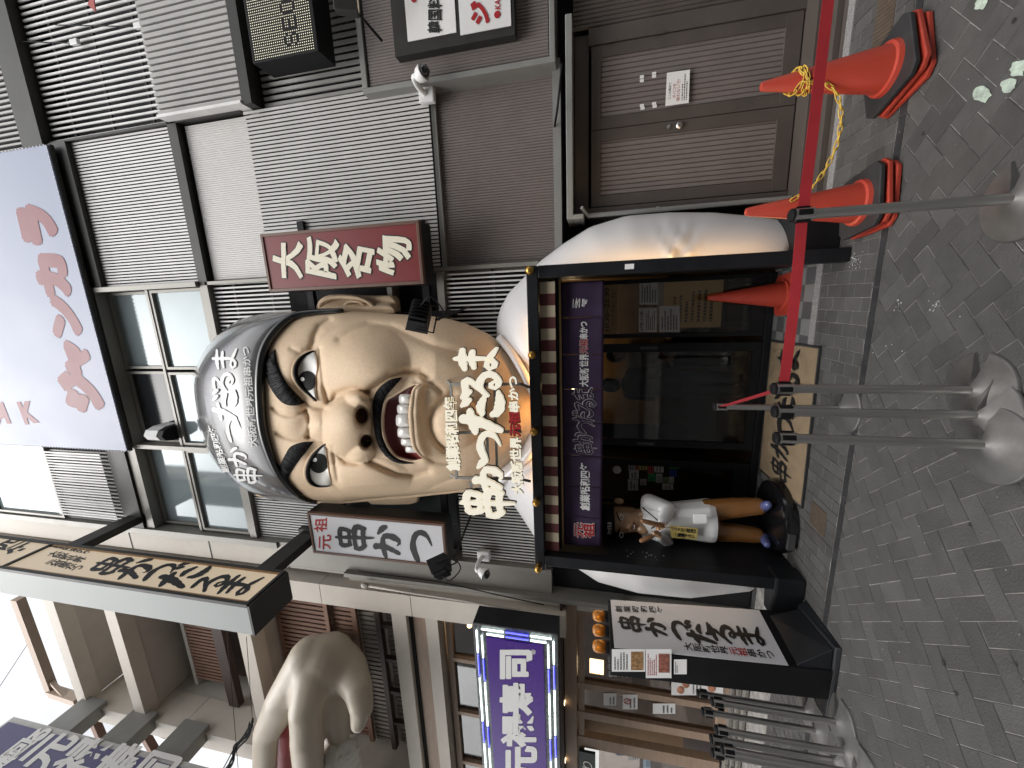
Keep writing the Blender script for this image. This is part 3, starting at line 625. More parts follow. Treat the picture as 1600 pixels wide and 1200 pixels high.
ST = ['', '', '', '', 'e', '', '', '', '', '', '', '', '', '', '']
stk_names = ['pale blue', 'orange', 'yellow', 'small red', 'large white', 'bright green', 'white square', 'dark green', 'pale grey', 'dark blue', 'tall white', 'grey', 'olive', 'cream', 'wide white']
for (a, b, y0, y1), c, nm in zip(SP, SC_, stk_names):
    o = notice('pane_sticker', nm+' payment sticker in the cluster on the left glass pane', 'sticker', yq(a, b, y0, y1, GY), (), 2, m=mat("sticker_"+nm.replace(' ', '_'), c, .4, 0, .03, 5), t0=.2, t1=.85); o['group'] = 'stickers on the left glass pane'
d = MB(); c = atY(964, 734, GY); d.lathe([(.05, 0), (.05, .003)], c, 28, (0, -1, 0)); tag(d.build('round_sticker', M['paper']), 'round white sticker high on the left glass pane', 'sticker')

# ---------------------------------------------------------------- giant chef
gc = thing('giant_chef_figure', 'giant scowling chef head in grey cap with white jacket over the entrance', 'giant figure', (-1.1, 4.2, 0))
def F(lst): return [(x, y) for x, y in lst]
R_SIL = [(400, 500), (430, 488), (470, 486), (535, 485), (600, 489), (626, 491), (675, 494), (700, 498), (727, 505), (762, 521), (797, 545), (825, 577), (845, 612), (858, 655)]
L_SIL = [(400, 775), (444, 783), (486, 786), (535, 787), (580, 783), (640, 778), (675, 774), (705, 771), (727, 768), (765, 754), (797, 730), (818, 703), (845, 680), (858, 660)]
DEP = [(400, .50), (450, .56), (500, .60), (600, .64), (680, .66), (740, .60), (790, .50), (830, .38), (858, .2)]
def gauss(x, y, cx, cy, sx, sy, amp, p=1, ang=0):
    dx, dy = x-cx, y-cy
    if ang: c_, s_ = math.cos(ang), math.sin(ang); dx, dy = dx*c_+dy*s_, -dx*s_+dy*c_
    r = (dx/sx)**2+(dy/sy)**2
    return amp*math.exp(-(r**p)) if r < 9 else 0
def dome(x, y, cx, cy, sx, sy, amp, p):
    r = ((x-cx)/sx)**2+((y-cy)/sy)**2
    return amp*(1-r)**p if r < 1 else 0
CRE = [ # polyline, width px, depth
 ([(426, 638), (436, 646), (448, 650), (462, 649), (478, 642)], 3.2, .045), ([(432, 677), (444, 683), (456, 686), (470, 686), (481, 683)], 3.2, .045),
 ([(478, 641), (482, 650), (484, 662), (482, 682)], 3.0, .05), ([(474, 628), (484, 634), (500, 638), (510, 640)], 4, .05), ([(508, 690), (500, 686), (484, 684)], 3.5, .04),
 ([(518, 628), (525, 616), (542, 610), (560, 609), (576, 614)], 4.0, .07), ([(576, 612), (592, 600), (610, 588), (634, 581), (656, 582), (666, 590)], 5.0, .085),
 ([(528, 712), (540, 722), (556, 724), (570, 720)], 4, .05), ([(580, 722), (598, 730), (620, 740), (645, 742), (668, 736)], 5, .075),
 ([(499, 545), (500, 560), (503, 580), (505, 600), (512, 628)], 3.5, .045), ([(488, 545), (492, 524), (500, 509), (514, 500)], 6, .05), ([(530, 530), (545, 520), (575, 508), (610, 509), (645, 526), (675, 539), (715, 551)], 7, .05),
 ([(655, 788), (662, 772), (678, 759), (712, 746)], 5, .05), ([(520, 700), (524, 726), (528, 750)], 3.5, .04), ([(520, 756), (535, 768), (560, 776)], 6, .04),
 ([(706, 618), (692, 628), (680, 640), (673, 656), (675, 672), (684, 690), (698, 703)], 5.5, .075), ([(651, 598), (660, 596), (676, 600), (690, 612)], 4, .04), ([(668, 716), (680, 722), (700, 724)], 4, .03),
 ([(455, 545), (470, 552), (484, 545)], 4, .02)]
def segd(px, py, pl):
    b = 1e9
    for (x0, y0), (x1, y1) in zip(pl, pl[1:]):
        dx, dy = x1-x0, y1-y0; t = max(0, min(1, ((px-x0)*dx+(py-y0)*dy)/(dx*dx+dy*dy))); q = (px-x0-t*dx)**2+(py-y0-t*dy)**2
        if q < b: b = q
    return math.sqrt(b)
CB = [(min(x for x, y in pl)-3*w_, max(x for x, y in pl)+3*w_, min(y for x, y in pl)-3*w_, max(y for x, y in pl)+3*w_) for pl, w_, dd in CRE]
LIP = [(660, 598), (653, 606), (650, 625), (649, 650), (651, 680), (655, 700), (664, 716)]
def headY(x, y):
    a, b = interp(R_SIL, x), interp(L_SIL, x); c = (a+b)/2-4; s = (y-c)/((b-a)/2+.1); s = max(-1, min(1, s))
    D = interp(DEP, x)*(1-abs(s)**2.4)**.55
    g = 0
    g += gauss(x, y, 452, 650, 20, 26, .05, 1.5)+gauss(x, y, 494, 663, 12, 16, .05, 1.3)
    g += gauss(x, y, 446, 588, 18, 42, .05, 1, .25)+gauss(x, y, 470, 720, 18, 34, .05, 1, -.3)
    g += gauss(x, y, 480, 588, 16, 34, -.055, 1.4)+gauss(x, y, 498, 728, 15, 30, -.055, 1.4)
    g += max(dome(x, y, 540, 666, 42, 46, .30, .6), dome(x, y, 557, 634, 25, 24, .20, .6), dome(x, y, 563, 704, 24, 20, .19, .6), dome(x, y, 512, 666, 30, 26, .14, .8))
    g += gauss(x, y, 566, 650, 9, 14, -.17, 2.2)+gauss(x, y, 572, 689, 8.5, 10.5, -.16, 2.2)
    g += dome(x, y, 566, 568, 76, 66, .17, 1.1)+dome(x, y, 572, 750, 72, 38, .15, 1.1)
    g += gauss(x, y, 625, 660, 50, 62, .06, 1.5)
    g += dome(x, y, 712, 660, 40, 42, .13, .75)+gauss(x, y, 690, 558, 60, 36, .05)
    g += gauss(x, y, 640, 512, 60, 22, .03)+gauss(x, y, 700, 750, 30, 14, .03)
    if 630 < x < 700: dl = segd(x, y, LIP); g += .06*math.exp(-((dl)/10)**2)
    for (pl, w_, dd), (x0, x1, y0, y1) in zip(CRE, CB):
        if x0 < x < x1 and y0 < y < y1: dl = segd(x, y, pl)/w_; g -= dd*.92*math.exp(-abs(dl)**1.4)
    k = min(1, (1-abs(s))*7)
    return 3.95-D-g*k
def hp(x, y, off=0): return atY(x, y, headY(x, y)-off)
MTH = [(657.5, 601), (646, 601), (632, 608), (616, 617), (604, 625), (599, 644), (598, 664), (600, 680), (606, 696), (618, 712), (634, 718), (650, 720), (663, 716), (655, 708), (648, 696), (645, 680), (644, 664), (643, 644), (645, 624), (648, 608)]
EYR_U = [(491, 548), (476, 555), (466, 566), (462, 580), (465, 594), (473, 606), (482, 615), (495, 627)]; EYR_D = [(491, 548), (494.5, 560), (495.5, 576), (493.5, 592), (493.5, 608), (495, 627)]
EYL_U = [(508, 694), (498, 702), (488, 714), (482, 728), (481, 741), (485, 752), (494, 758.5), (506, 760), (516, 759)]; EYL_D = [(508, 694), (510, 710), (512, 724), (514, 738), (516.5, 750), (516, 759)]
def pip(x, y, poly):
    r = False
    for (x0, y0), (x1, y1) in zip(poly, poly[1:]+poly[:1]):
        if (y0 > y) != (y1 > y) and x < (x1-x0)*(y-y0)/(y1-y0)+x0: r = not r
    return r
NX, NY = 250, 170; rows = []; keep = []
BAND = [(545, 485), (535, 485.5), (486, 488.5), (454, 496), (426, 521), (411, 549), (405.5, 584), (405.5, 626), (409, 668), (419, 706), (433, 738), (451, 762), (472, 778), (493, 784.5), (503, 786)]
d = MB(); rows = []
XS_ = [400+(858-400)*i/(NX-1) for i in range(NX)]
for x in XS_:
    a, b = interp(R_SIL, x), interp(L_SIL, x); r = []
    for j in range(NY):
        s = -math.cos(math.pi*j/(NY-1))*.6+(-1+2*j/(NY-1))*.4
        y = lerp(a, b, (s+1)/2); r.append((x, y))
    rows.append(r)
P3 = [[hp(x, y) for x, y in r] for r in rows]
P3 = [[r[0]+V(-.12, .22, 0)]+r+[r[-1]+V(.12, .22, 0)] for r in P3]
d.grid(P3)
n = NY+2; keepf = []
for k, f in enumerate(d.f):
    i, j = divmod(k, n-1)
    if 1 <= j < n-2:
        x = (rows[i][j-1][0]+rows[i+1][j-1][0])/2; y = (rows[i][j-1][1]+rows[i][min(j, NY-1)][1])/2
        if 590 < x < 670 and pip(x, y, MTH): continue
    keepf.append(f)
d.f = keepf; d.m = [0]*len(keepf)
face = d.build('face', M['skin'], gc, smooth=True, fix=False)
def ruled(A, B, n, m, fn):
    A = resample(catmull([V(x, y, 0) for x, y in A], 6), n); B = resample(catmull([V(x, y, 0) for x, y in B], 6), n)
    return [[fn(lerp(a.x, b.x, k/(m-1)), lerp(a.y, b.y, k/(m-1)), i/(n-1), k/(m-1)) for i, (a, b) in enumerate(zip(A, B))] for k in range(m)]
def pxtube(pts, r, off, n=60, m=8, closed=False, taper=False):
    P = [hp(p.x, p.y, off) for p in resample(catmull([V(x, y, 0) for x, y in pts], 8, closed), n)]
    rr = [r*(.25+.75*math.sin(math.pi*i/(n-1))**.6) for i in range(n)] if taper else r
    return MB().tube(P, rr, m)
# mouth
top = MTH[:13]; bot = [MTH[0]]+MTH[:12:-1]+[MTH[12]] if False else [MTH[0], MTH[19], MTH[18], MTH[17], MTH[16], MTH[15], MTH[14], MTH[13], MTH[12]]
def flat_mouthY(x, y): return lerp(headY(612, 660), headY(655, 660), .5)
d = MB(); d.grid(ruled(top, bot, 50, 14, lambda x, y, s, t: atY(x, y, headY(x, y)+.02+.09*(math.sin(math.pi*t)**.6)*math.sin(math.pi*s)**.5)))
cav = d.build('mouth_cavity', M['mouth'], gc, smooth=True)
lipm = pxtube(top, .018, -.002, 70, 10, taper=True); lip = lipm.build('lip', M['skin'], gc, smooth=True)
lipm = pxtube(bot, .030, -.004, 60, 10, taper=True); lipm.build('lip', M['skin'], gc, smooth=True)
TE = [(a-1.5, b+1, c_, d_) for a, b, c_, d_ in [(625, 643.5, 616, 631.5), (622, 641.5, 632, 646.5), (620, 641.5, 647.2, 666.5), (622.5, 645, 667.2, 683.5), (628, 647.5, 684.2, 696), (635, 653, 696.6, 707)]]
for a, b, y0, y1 in TE:
    y0 -= .5; y1 += .5
    d = MB(); rws = []
    Yt = headY(650, 660)-.0; Yc = min(headY(b+3, (y0+y1)/2), headY(b+8, (y0+y1)/2))+.03
    for i in range(9):
        u = -1+2*i/8; r = []
        for j in range(9):
            v = -1+2*j/8; e = 1/max(1e-6, (abs(u)**4+abs(v)**4)**.25) if max(abs(u), abs(v)) > 0 else 1
            k = max(abs(u), abs(v)); uu, vv = (u*e*k, v*e*k) if k > 0 else (0, 0)
            x = lerp(a, b, (uu+1)/2); y = lerp(y0, y1, (vv+1)/2)
            r.append(atY(x, y, Yc-.02+.035*(k**3)))
        rws.append(r)
    d.grid(rws); d.build('tooth', M['tooth'], gc, smooth=True)
# moustache, brows
MO_A = [(629, 589), (610, 593), (594, 604), (585, 618), (582, 636), (583, 656), (586, 680), (592, 698), (600, 710), (612, 720), (628, 725), (648, 724)]
MO_B = [(629, 589), (618, 602), (606, 616), (599, 628), (596, 644), (595, 660), (597, 680), (602, 694), (610, 708), (622, 718), (636, 722), (648, 724)]
def hairpatch(name, A, B, lift, n=60, m=9, lab=None):
    fn = lambda x, y, s, t: hp(x, y, .004+lift*(max(0, math.sin(math.pi*t))**.55)*min(1, 5*s, 5*(1-s)+.05))
    d = MB(); d.grid(ruled(A, B, n, m, fn)); o = d.build(name, M['hair'], gc, smooth=True)
    h = MB()   # combed strands in a paler black, the sheen is in the colour
    for k in range(130):
        s = random.uniform(.03, .97); t0, t1 = random.uniform(0, .5), random.uniform(.5, 1); ds = random.uniform(.01, .04)
        Ar = resample(catmull([V(x, y, 0) for x, y in A], 6), 40); Br = resample(catmull([V(x, y, 0) for x, y in B], 6), 40)
        pts = []
        for q in range(5):
            ss = min(.999, s+ds*q/4)*39; i = int(ss); fr = ss-i; tt = lerp(t0, t1, q/4); a = Ar[i].lerp(Ar[min(i+1, 39)], fr); b = Br[i].lerp(Br[min(i+1, 39)], fr); p = a.lerp(b, tt)
            pts.append(fn(p.x, p.y, ss/39, tt)+V(0, -.004, 0))
        h.tube(pts, .0035, 4, False)
    h.build('hair_strands', mat_h, o, smooth=True, fix=False)
    return o
mat_h = mat("hair_sheen", (.03, .03, .032), .55, 0, .3, 9, spec=.15)
hairpatch('moustache', MO_A, MO_B, .04)
BR_A = [(430, 545), (419, 557), (414, 574), (417, 593), (426, 612), (437, 626), (449, 633), (464, 633.5), (477, 629)]; BR_B = [(430, 545), (432, 562), (438, 580), (448, 598), (460, 612), (470, 622), (476, 628)]
BL_A = [(490, 690), (472, 691), (454, 698), (446, 710), (439, 724), (435, 738), (439, 746), (448, 756), (460, 766), (473, 772)]; BL_B = [(490, 690), (480, 704), (470, 716), (460, 730), (453, 742), (451, 750), (458, 760), (466, 767), (473, 772)]
hairpatch('eyebrow', BR_A, BR_B, .05); hairpatch('eyebrow', BL_A, BL_B, .05)
def eye(U, Dn, pc, pr, hl, ang):
    Yc = headY(*pc)
    fn = lambda x, y, s, t: atY(x, y, headY(x, y)-.012-.035*(max(0, math.sin(math.pi*t))**.6)*(max(0, math.sin(math.pi*s))**.5))
    d = MB(); d.grid(ruled(U, Dn, 30, 12, fn)); e = d.build('eye', M['eyewhite'], gc, smooth=True)
    def dsc(c, r, off, clip=True):
        m = MB(); rows = []
        for k in range(7):
            row = []
            for a in range(32):
                t = 2*math.pi*a/32; x, y = c[0]+r[0]*k/6*math.cos(t), c[1]+r[1]*k/6*math.sin(t)
                if clip: # keep the iris inside the lids
                    lo = interp(sorted((q, p) for p, q in U), y); hi = interp(sorted((q, p) for p, q in Dn), y); x = max(lo+.3, min(hi-.3, x))
                lo = interp(sorted((q, p) for p, q in U), y); hi = interp(sorted((q, p) for p, q in Dn), y); tt = max(0, min(1, (x-lo)/max(.1, hi-lo)))
                ss = max(0, min(1, (y-U[0][1])/(U[-1][1]-U[0][1])))
                row.append(atY(x, y, headY(x, y)-.012-.035*(max(0, math.sin(math.pi*tt))**.6)*(max(0, math.sin(math.pi*ss))**.5)-off))
            rows.append(row)
        m.grid(rows, True); return m
    ir = dsc(pc, pr, .004).build('iris', M['iris'], e, smooth=True); dsc(hl, (3.2, 3.2), .008, False).build('glint', M['white'], e, smooth=True)
    pxtube(U, .022, .030, 50, 8, taper=True).build('eyelid_line', M['iris'], e, smooth=True)
    pxtube(Dn, .007, .012, 40, 6, taper=True).build('lower_lid', M['skin'], e, smooth=True)
    pxtube([(x-3.5 if i else x, y) for i, (x, y) in enumerate(U)], .022, .012, 50, 8, taper=True).build('upper_lid', M['skin'], e, smooth=True)
eye(EYR_U, EYR_D, (480, 595), (14, 15.5), (472.5, 592.5), 0)
eye(EYL_U, EYL_D, (498, 724), (14.5, 15.5), (492, 718.5), 0)
# nostril discs in a darker brown
for c, r in (((565, 650), (9.5, 12)), ((572, 689), (8.5, 10))):
    d = MB(); rws = [[atY(c[0]+r[0]*k/5*math.cos(t), c[1]+r[1]*k/5*math.sin(t), headY(c[0]+r[0]*k/5*math.cos(t), c[1]+r[1]*k/5*math.sin(t))-.006) for t in [2*math.pi*a/24 for a in range(24)]] for k in range(6)]
    d.grid(rws, True); d.build('nostril', mat("brown_nostril", (.13, .065, .035), .5, 0, .1, 5), gc, smooth=True)
# cap
CAPO = [(535, 484), (486, 486), (447, 487), (419, 489), (374, 500), (335, 528), (311, 563), (300, 598), (304, 640), (311, 668), (325, 706), (346, 734), (374, 759), (405, 775), (444, 783.5), (490, 786)]
CAPB = BAND[1:14]
def capf(x, y, s, t):
    b = headY(max(x, 405), y)
    return None
Br = resample(catmull([V(x, y, 0) for x, y in CAPB], 6), 80); Or = resample(catmull([V(x, y, 0) for x, y in CAPO], 6), 80); rws = []
for k in range(30):
    t = k/29; r = []
    for i in range(80):
        b, o_ = Br[i], Or[i]; yb_ = headY(max(b.x+3, 404), b.y)-.05; u = math.sin(t*math.pi/2)
        Y = yb_+(4.0-yb_)*(1-math.sqrt(max(0, 1-t**2.2)))-.05*math.sin(math.pi*t)*math.sin(math.pi*i/79)
        p = b.lerp(o_, t); r.append(atY(p.x, p.y, Y))
    rws.append(r)
rws.append([p+V(0, .18, -.05) for p in rws[-1]])
d = MB(); d.grid(rws); cap = d.build('cap', M['capgrey'], gc, smooth=True, fix=False)
bandp = [atY(p.x+1.5, p.y, headY(max(p.x+4, 404), p.y)-.045) for p in Br]
MB().tube(bandp, [.02+.03*math.sin(math.pi*i/79)**.5 for i in range(80)], 12).build('cap_band', M['capband'], cap, smooth=True)
from mathutils.bvhtree import BVHTree
bv = BVHTree.FromPolygons([tuple(p) for r in rws for p in r], [(i*80+j, i*80+j+1, (i+1)*80+j+1, (i+1)*80+j) for i in range(len(rws)-1) for j in range(79)])
def pxq(BL, BR_, TR, TL):
    def f(s, t, h=0):
        x = (BL[0]*(1-s)+BR_[0]*s)*(1-t)+(TL[0]*(1-s)+TR[0]*s)*t; y = (BL[1]*(1-s)+BR_[1]*s)*(1-t)+(TL[1]*(1-s)+TR[1]*s)*t
        dr = ray(x, y).normalized(); hit = bv.ray_cast(EYE, dr)
        if hit[0] is None: hit = (atY(x, y, 3.9), V(0, -1, 0))
        nn = hit[1]; nn = nn if nn.dot(dr) < 0 else -nn
        return hit[0]+nn*(h+.004)
    return f
def bbq(p0, p1, y0, y1): return ((p1, y1), (p1, y0), (p0, y0), (p0, y1))
cl = MB()
for ch, bx in zip(MAIN, [(368, 409, 727, 757), (358, 389, 697, 729), (351, 378, 651, 690), (334, 372, 606, 657), (333, 366, 581, 613), (334, 372, 543, 581)]): brush(cl, ch, pxq(*bbq(*bx)), [(0, 0, 1, 1, 0)], .95, h0=.004, dh=.0008)
word(cl, '大阪新世界元祖串かつ', pxq((404, 698), (391, 541), (378, 541), (389, 698)), .02, h0=.006)
word(cl, '創業昭和四年', pxq((361, 738), (336, 664), (325, 664), (347, 738)), .025, h0=.006)
cl.build('cap_lettering', M['white'], cap, fix=False)
# ears and back of head
def ear(sil, Y0, nm):
    pass
E0 = [(494, 487), (497, 472), (508, 463), (525, 460), (545, 460), (565, 461.5), (590, 462), (610, 462), (618, 468), (621, 487)]
er = MB(); rws = []
for k in range(9):
    t = k/8; r = []
    for i, p in enumerate(resample(catmull([V(x, y, 0) for x, y in E0], 6), 40)):
        y = lerp(p.y, 489, t); x = lerp(p.x, 556+(p.x-556)*.9, t); r.append(atY(x, y, 4.02-.10*math.sin(math.pi*min(1, t*1.2)/2)-.03*math.cos(t*9)*(1 if .1 < t < .9 else 0)))
    rws.append(r)
er.grid(rws); er.grid([[p+V(0, .08, 0) for p in rws[0]], rws[0]]); e1 = er.build('ear', M['skin'], gc, smooth=True)
def ep(x, y, o): return atY(x, y, 3.945-o)
MB().tube(catmull([ep(*p) for p in ((500, 484, 0), (502, 474, 0), (512, 467, .01), (530, 464, .01), (555, 465, .02), (575, 472, .02), (586, 482, .02))], 6), .022, 10).build('ear_rim', M['skin'], e1, smooth=True)
MB().tube(catmull([ep(*p) for p in ((538, 484, 0), (541, 475, .02), (552, 471, .02), (566, 474, .02), (574, 484, 0))], 6), .018, 10).build('ear_fold', M['skin'], e1, smooth=True)
d = MB(); P = [atY(x, y, 4.0) for x, y in ((572, 783), (580, 789), (610, 790), (640, 789), (652, 786), (653, 776), (610, 772), (575, 776))]; d.prism(P, (0, .08, 0)); d.build('ear', M['skin'], gc, bevel=.02, smooth=True)
# rear mounting frame
d = MB(); d.box(-.12, -.06, 3.98, 4.3, 3.3, 5.4); d.box(-2.2, -2.14, 3.98, 4.3, 3.4, 5.4); d.box(-2.7, .9, 4.08, 4.14, 3.58, 3.66); d.box(-2.9, 1.0, 4.08, 4.14, 5.05, 5.13); d.build('mounting_frame', M['black2'], gc)
# jacket: two fibreglass flanks and shoulders behind the portal
JO = [(-1.1, .05), (.1, .05), (.60, .08), (.67, .35), (.74, .75), (.772, 1.12), (.775, 1.5), (.70, 1.84), (.57, 2.09), (.41, 2.34), (.26, 2.51), (.11, 2.68), (-.03, 2.77), (-.17, 2.82), (-.30, 2.83), (-.5, 2.7), (-1.0, 2.5), (-1.6, 2.64), (-1.93, 3.02), (-2.02, 2.9), (-2.4, 2.66), (-2.77, 2.44), (-3.01, 2.06), (-3.2, 1.76), (-3.29, 1.3), (-3.28, .75), (-3.1, .12), (-2.6, .05)]
JP = resample([V(x, 0, z) for x, z in JO+JO[:1]], 220)[:-1]; cx, cz = -1.1, 1.35; rws = []
for k in range(46):
    t = k/45; r = []
    for p in JP:
        x, z = lerp(p.x, cx, t*.75), lerp(p.z, cz, t*.75)
        Y = 4.12-.66*math.sqrt(max(0, 1-(1-min(1, t*1.5))**2))
        if x > 0 and .6 < z < 1.7:
            for an in (-.55, -.1, .35):
                vx, vz = x-.30, z-1.12; ln = math.hypot(vx, vz)+1e-6; dd = abs(vx*math.sin(an)-vz*math.cos(an))
                if vx > 0: Y += .035*math.exp(-(dd/.03)**2)*math.exp(-(ln/.25)**2)-.03*math.exp(-((dd-.05)/.03)**2)*math.exp(-(ln/.25)**2)
        r.append((x, Y, z))
    rws.append(r)
d = MB(); d.grid(rws, True); kf = []
for f in d.f:
    c = [sum(d.v[i][q] for i in f)/4 for q in range(3)]
    if PX0-.06 < c[0] < .25 and c[2] < 2.33: continue
    kf.append(f)
d.f = kf; d.m = [0]*len(kf); b = len(d.v)
d.build('jacket', M['jacket'], gc, smooth=True)
d = MB(); P = [(800, 545), (815, 572), (832, 602)]; Pb = [(786, 540), (806, 572), (838, 622)]
MB().tube(catmull([atY(780, 528, 3.72), atY(800, 552, 3.6), atY(822, 590, 3.52), atY(838, 625, 3.5)], 6), [.04]*19, 10).build('collar', M['jacket'], gc, smooth=True)
MB().tube(catmull([atY(768, 762, 3.72), atY(795, 742, 3.62), atY(822, 716, 3.55), atY(840, 690, 3.52)], 6), [.045]*19, 10).build('collar', M['jacket'], gc, smooth=True)

# ---------------------------------------------------------------- hanging letter sign
ls = thing('channel_letter_sign', 'cream cut-out brush letters on a grey rail frame before the chin', 'letter sign', (-1.1, 3.14, 2.4))
LY = 3.12
def fq(p0, p1, y0, y1, Y=LY): return Q(atY(p1, y1, Y), atY(p1, y0, Y), atY(p0, y0, Y), atY(p0, y1, Y))
def kq(BL, BR_, TR, TL, Y): return Q(atY(*BL, Y), atY(*BR_, Y), atY(*TR, Y), atY(*TL, Y))
BX = [(725, 801, 758, 809), (742, 790, 713, 767), (743, 786, 673, 717), (723, 788, 606, 676), (725, 783, 579, 621), (714, 780, 540, 582)]
dc, dk = MB(), MB()
for ch, bx in zip(MAIN, BX):
    brush(dc, ch, fq(*bx), [(0, 0, 1, 1, 0)], 1.28, depth=.03, h0=.012, dh=.0008); brush(dk, ch, fq(*bx), [(0, 0, 1, 1, 0)], 1.28, depth=.01, h0=0, dh=.0003, grow=.018)
A1 = kq((721, 734), (714, 619), (694, 619), (699, 734), LY); word(dc, '創業昭和四年', A1, .04, .012, h0=.012, wob=.02); word(dk, '創業昭和四年', A1, .055, .01, h0=0, wob=.02)
A2 = kq((819, 771), (810, 586), (793, 586), (800, 771), LY); word(dc, '大阪新世界  串かつ', A2, .04, .012, h0=.012, wob=.02); word(dk, '大阪新世界元祖串かつ', A2, .055, .01, h0=0, wob=.02)
dc.build('cream_letter_faces', emit("lit_cream_acrylic", (1, .93, .76), .28, (.80, .75, .62)), ls, fix=False); dk.build('letter_backs', M['black2'], ls, fix=False)
dr = MB(); word(dr, '     元祖', kq((819, 771), (lerp(819, 810, .7), lerp(771, 586, .7)), (lerp(800, 793, .7), lerp(771, 586, .7)), (800, 771), LY), .045, .012, h0=.012, wob=.02); dr.build('red_letter_faces', M['red'], ls, fix=False)
d = MB(); A = lambda x, y, Y=LY+.05: atY(x, y, Y)
for a, b in (((704, 599), (714, 748)), ((756, 575), (763, 715)), ((772, 575), (779, 800)), ((704, 600), (812, 600)), ((712, 676), (815, 674)), ((714, 746), (812, 748)), ((735, 752), (738, 770))): d.bar(A(*a), A(*b), .022, .022)
d.bar(A(704, 599), atY(698, 594, 3.36), .02, .02); d.bar(A(714, 747), atY(704, 742, 3.36), .02, .02)
d.bar(A(812, 600), atY(826, 605, 3.34), .022, .022); d.bar(A(812, 748), atY(828, 752, 3.34), .022, .022)
d.build('rail_frame', M['trim'], ls)
# ---------------------------------------------------------------- box signs
def boxsign(name, label, X0, X1, Z0, Z1, Y0, Y1, fm, pm, fr=.03, inset=.012):
    t = thing(name, label, 'sign', ((X0+X1)/2, Y1, Z0))
    d = MB(); d.box(X0, X1, Y0+.05, Y1, Z0, Z1); d.build('case', M['black'], t, bevel=.004)
    d = MB(); d.box(X0, X1, Y0, Y0+.048, Z0, Z0+fr); d.box(X0, X1, Y0, Y0+.048, Z1-fr, Z1); d.box(X0, X0+fr, Y0, Y0+.048, Z0+fr, Z1-fr); d.box(X1-fr, X1, Y0, Y0+.048, Z0+fr, Z1-fr); d.build('frame', fm, t, bevel=.003)
    MB().box(X0+fr, X1-fr, Y0+inset, Y0+.04, Z0+fr, Z1-fr).build('panel', pm, t)
    return t, Y0+inset
t, Yp = boxsign('maroon_box_sign', 'maroon box sign with outlined cream characters beside the chef ear', .215, .815, 3.465, 5.29, 3.7, 3.98, M['brownframe'], M['redsign'])
dc, dk = MB(), MB()
for ch, bx, rt in zip('大阪名物', [(424, 477, 374, 438), (474, 532, 368, 438), (526, 587, 374, 438), (586, 647, 364, 432)], (.05, -.05, -.08, .04)):
    q = fq(*bx, Y=Yp); c5 = [(.05, .06, .9, .88, rt)]; word(dc, ch, q, .040, h0=.007, cells=c5, wob=.03, slant=.12); word(dk, ch, q, .068, h0=.003, cells=c5, wob=.03, slant=.12)
dc.build('cream_lettering', M['cream'], t, fix=False); dk.build('letter_outline', M['ink'], t, fix=False)
PW = mat("white_acrylic", (.66, .66, .68), .3, 0, .04, 2, grime=.12, gcol=(.55, .52, .48))  # plain white sign acrylic with no glow of its own
t, Yp = boxsign('white_box_sign', 'white box sign with red and black brush characters left of the head', -3.02, -2.452, 3.47, 5.28, 3.7, 3.94, M['brownframe'], PW)
dk, dr = MB(), MB()
for ch, bx in zip('串かつ', [(527, 581, 817, 863), (585, 629, 819, 872), (637, 677, 829, 877)]): brush(dk, ch, fq(*bx, Y=Yp), [(0, 0, 1, 1, 0)], 1.15)
dk.build('black_lettering', M['ink'], t, fix=False)
word(dr, '祖', fq(491, 512, 809, 831, Y=Yp), .02, wob=.02); word(dr, '元', fq(496, 518, 835, 859, Y=Yp), .02, wob=.02); dr.build('red_lettering', M['red'], t, fix=False)

# flank signs on the wall at right
t = thing('led_matrix_sign', 'black dot matrix sign with lit yellowish diodes at the upper right', 'led sign', (2.9, 4.0, 4.3))
d = MB(); d.box(2.37, 3.6, 3.72, 3.98, 4.33, 5.06); d.build('case', M['black2'], t, bevel=.006)
dots = MB(); GLY = {'S': ["01110", "10001", "10000", "01110", "00001", "10001", "01110"], 'E': ["11111", "10000", "10000", "11110", "10000", "10000", "11111"], 'O': ["01110", "10001", "10001", "10001", "10001", "10001", "01110"]}
off = set()
for li, ch in enumerate("SEO"):
    for r_, row in enumerate(GLY[ch]):
        for c_, v_ in enumerate(row):
            if v_ == '1': off.add((3+li*6+c_, 13-r_))
for i in range(56):
    for j in range(30):
        if (i, j+0) in off or (i, j) in off: continue
        x, z = 2.395+i*.0215, 4.375+j*.0222; s = .0050; dots.quad((x-s, 3.717, z), (x, 3.717, z-s), (x+s, 3.717, z), (x, 3.717, z+s))
dots.build('diodes', emit("diode", (1, .92, .62), 1.1), t, fix=False)
t = thing('flood_lamp', 'grey slab flood lamp on a thin arm at the upper right', 'lamp', (2.6, 4.0, 4.0))
a = atY(545, 10, 3.6); d = MB(); d.hexa([a+V(-.07, -.03, -.1), a+V(.3, -.03, -.1), a+V(.3, .06, -.06), a+V(-.07, .06, -.06), a+V(-.05, -.08, .1), a+V(.3, -.08, .1), a+V(.3, 0, .12), a+V(-.05, 0, .12)]); d.build('housing', M['fascia'], t, bevel=.01)
d = MB(); d.quad(a+V(-.04, -.02, -.104), a+V(.3, -.02, -.104), a+V(.3, .05, -.064), a+V(-.04, .05, -.064)); d.build('lens', emit("lamp_lens", (1, .85, .55), 1.2), t)
d = MB(); d.tube([a+V(0, .05, -.03), a+V(-.1, .32, -.12)], .012); d.build('arm', M['black2'], t)
t = thing('wall_sign', 'white two panel karaoke and restaurant sign on the taupe box', 'sign', (2.8, 3.86, 2.4))
d = MB(); d.box(2.317, 4.35, 3.908, 4.01, 2.495, 3.656); d.build('backboard', M['fascia'], t, bevel=.003)
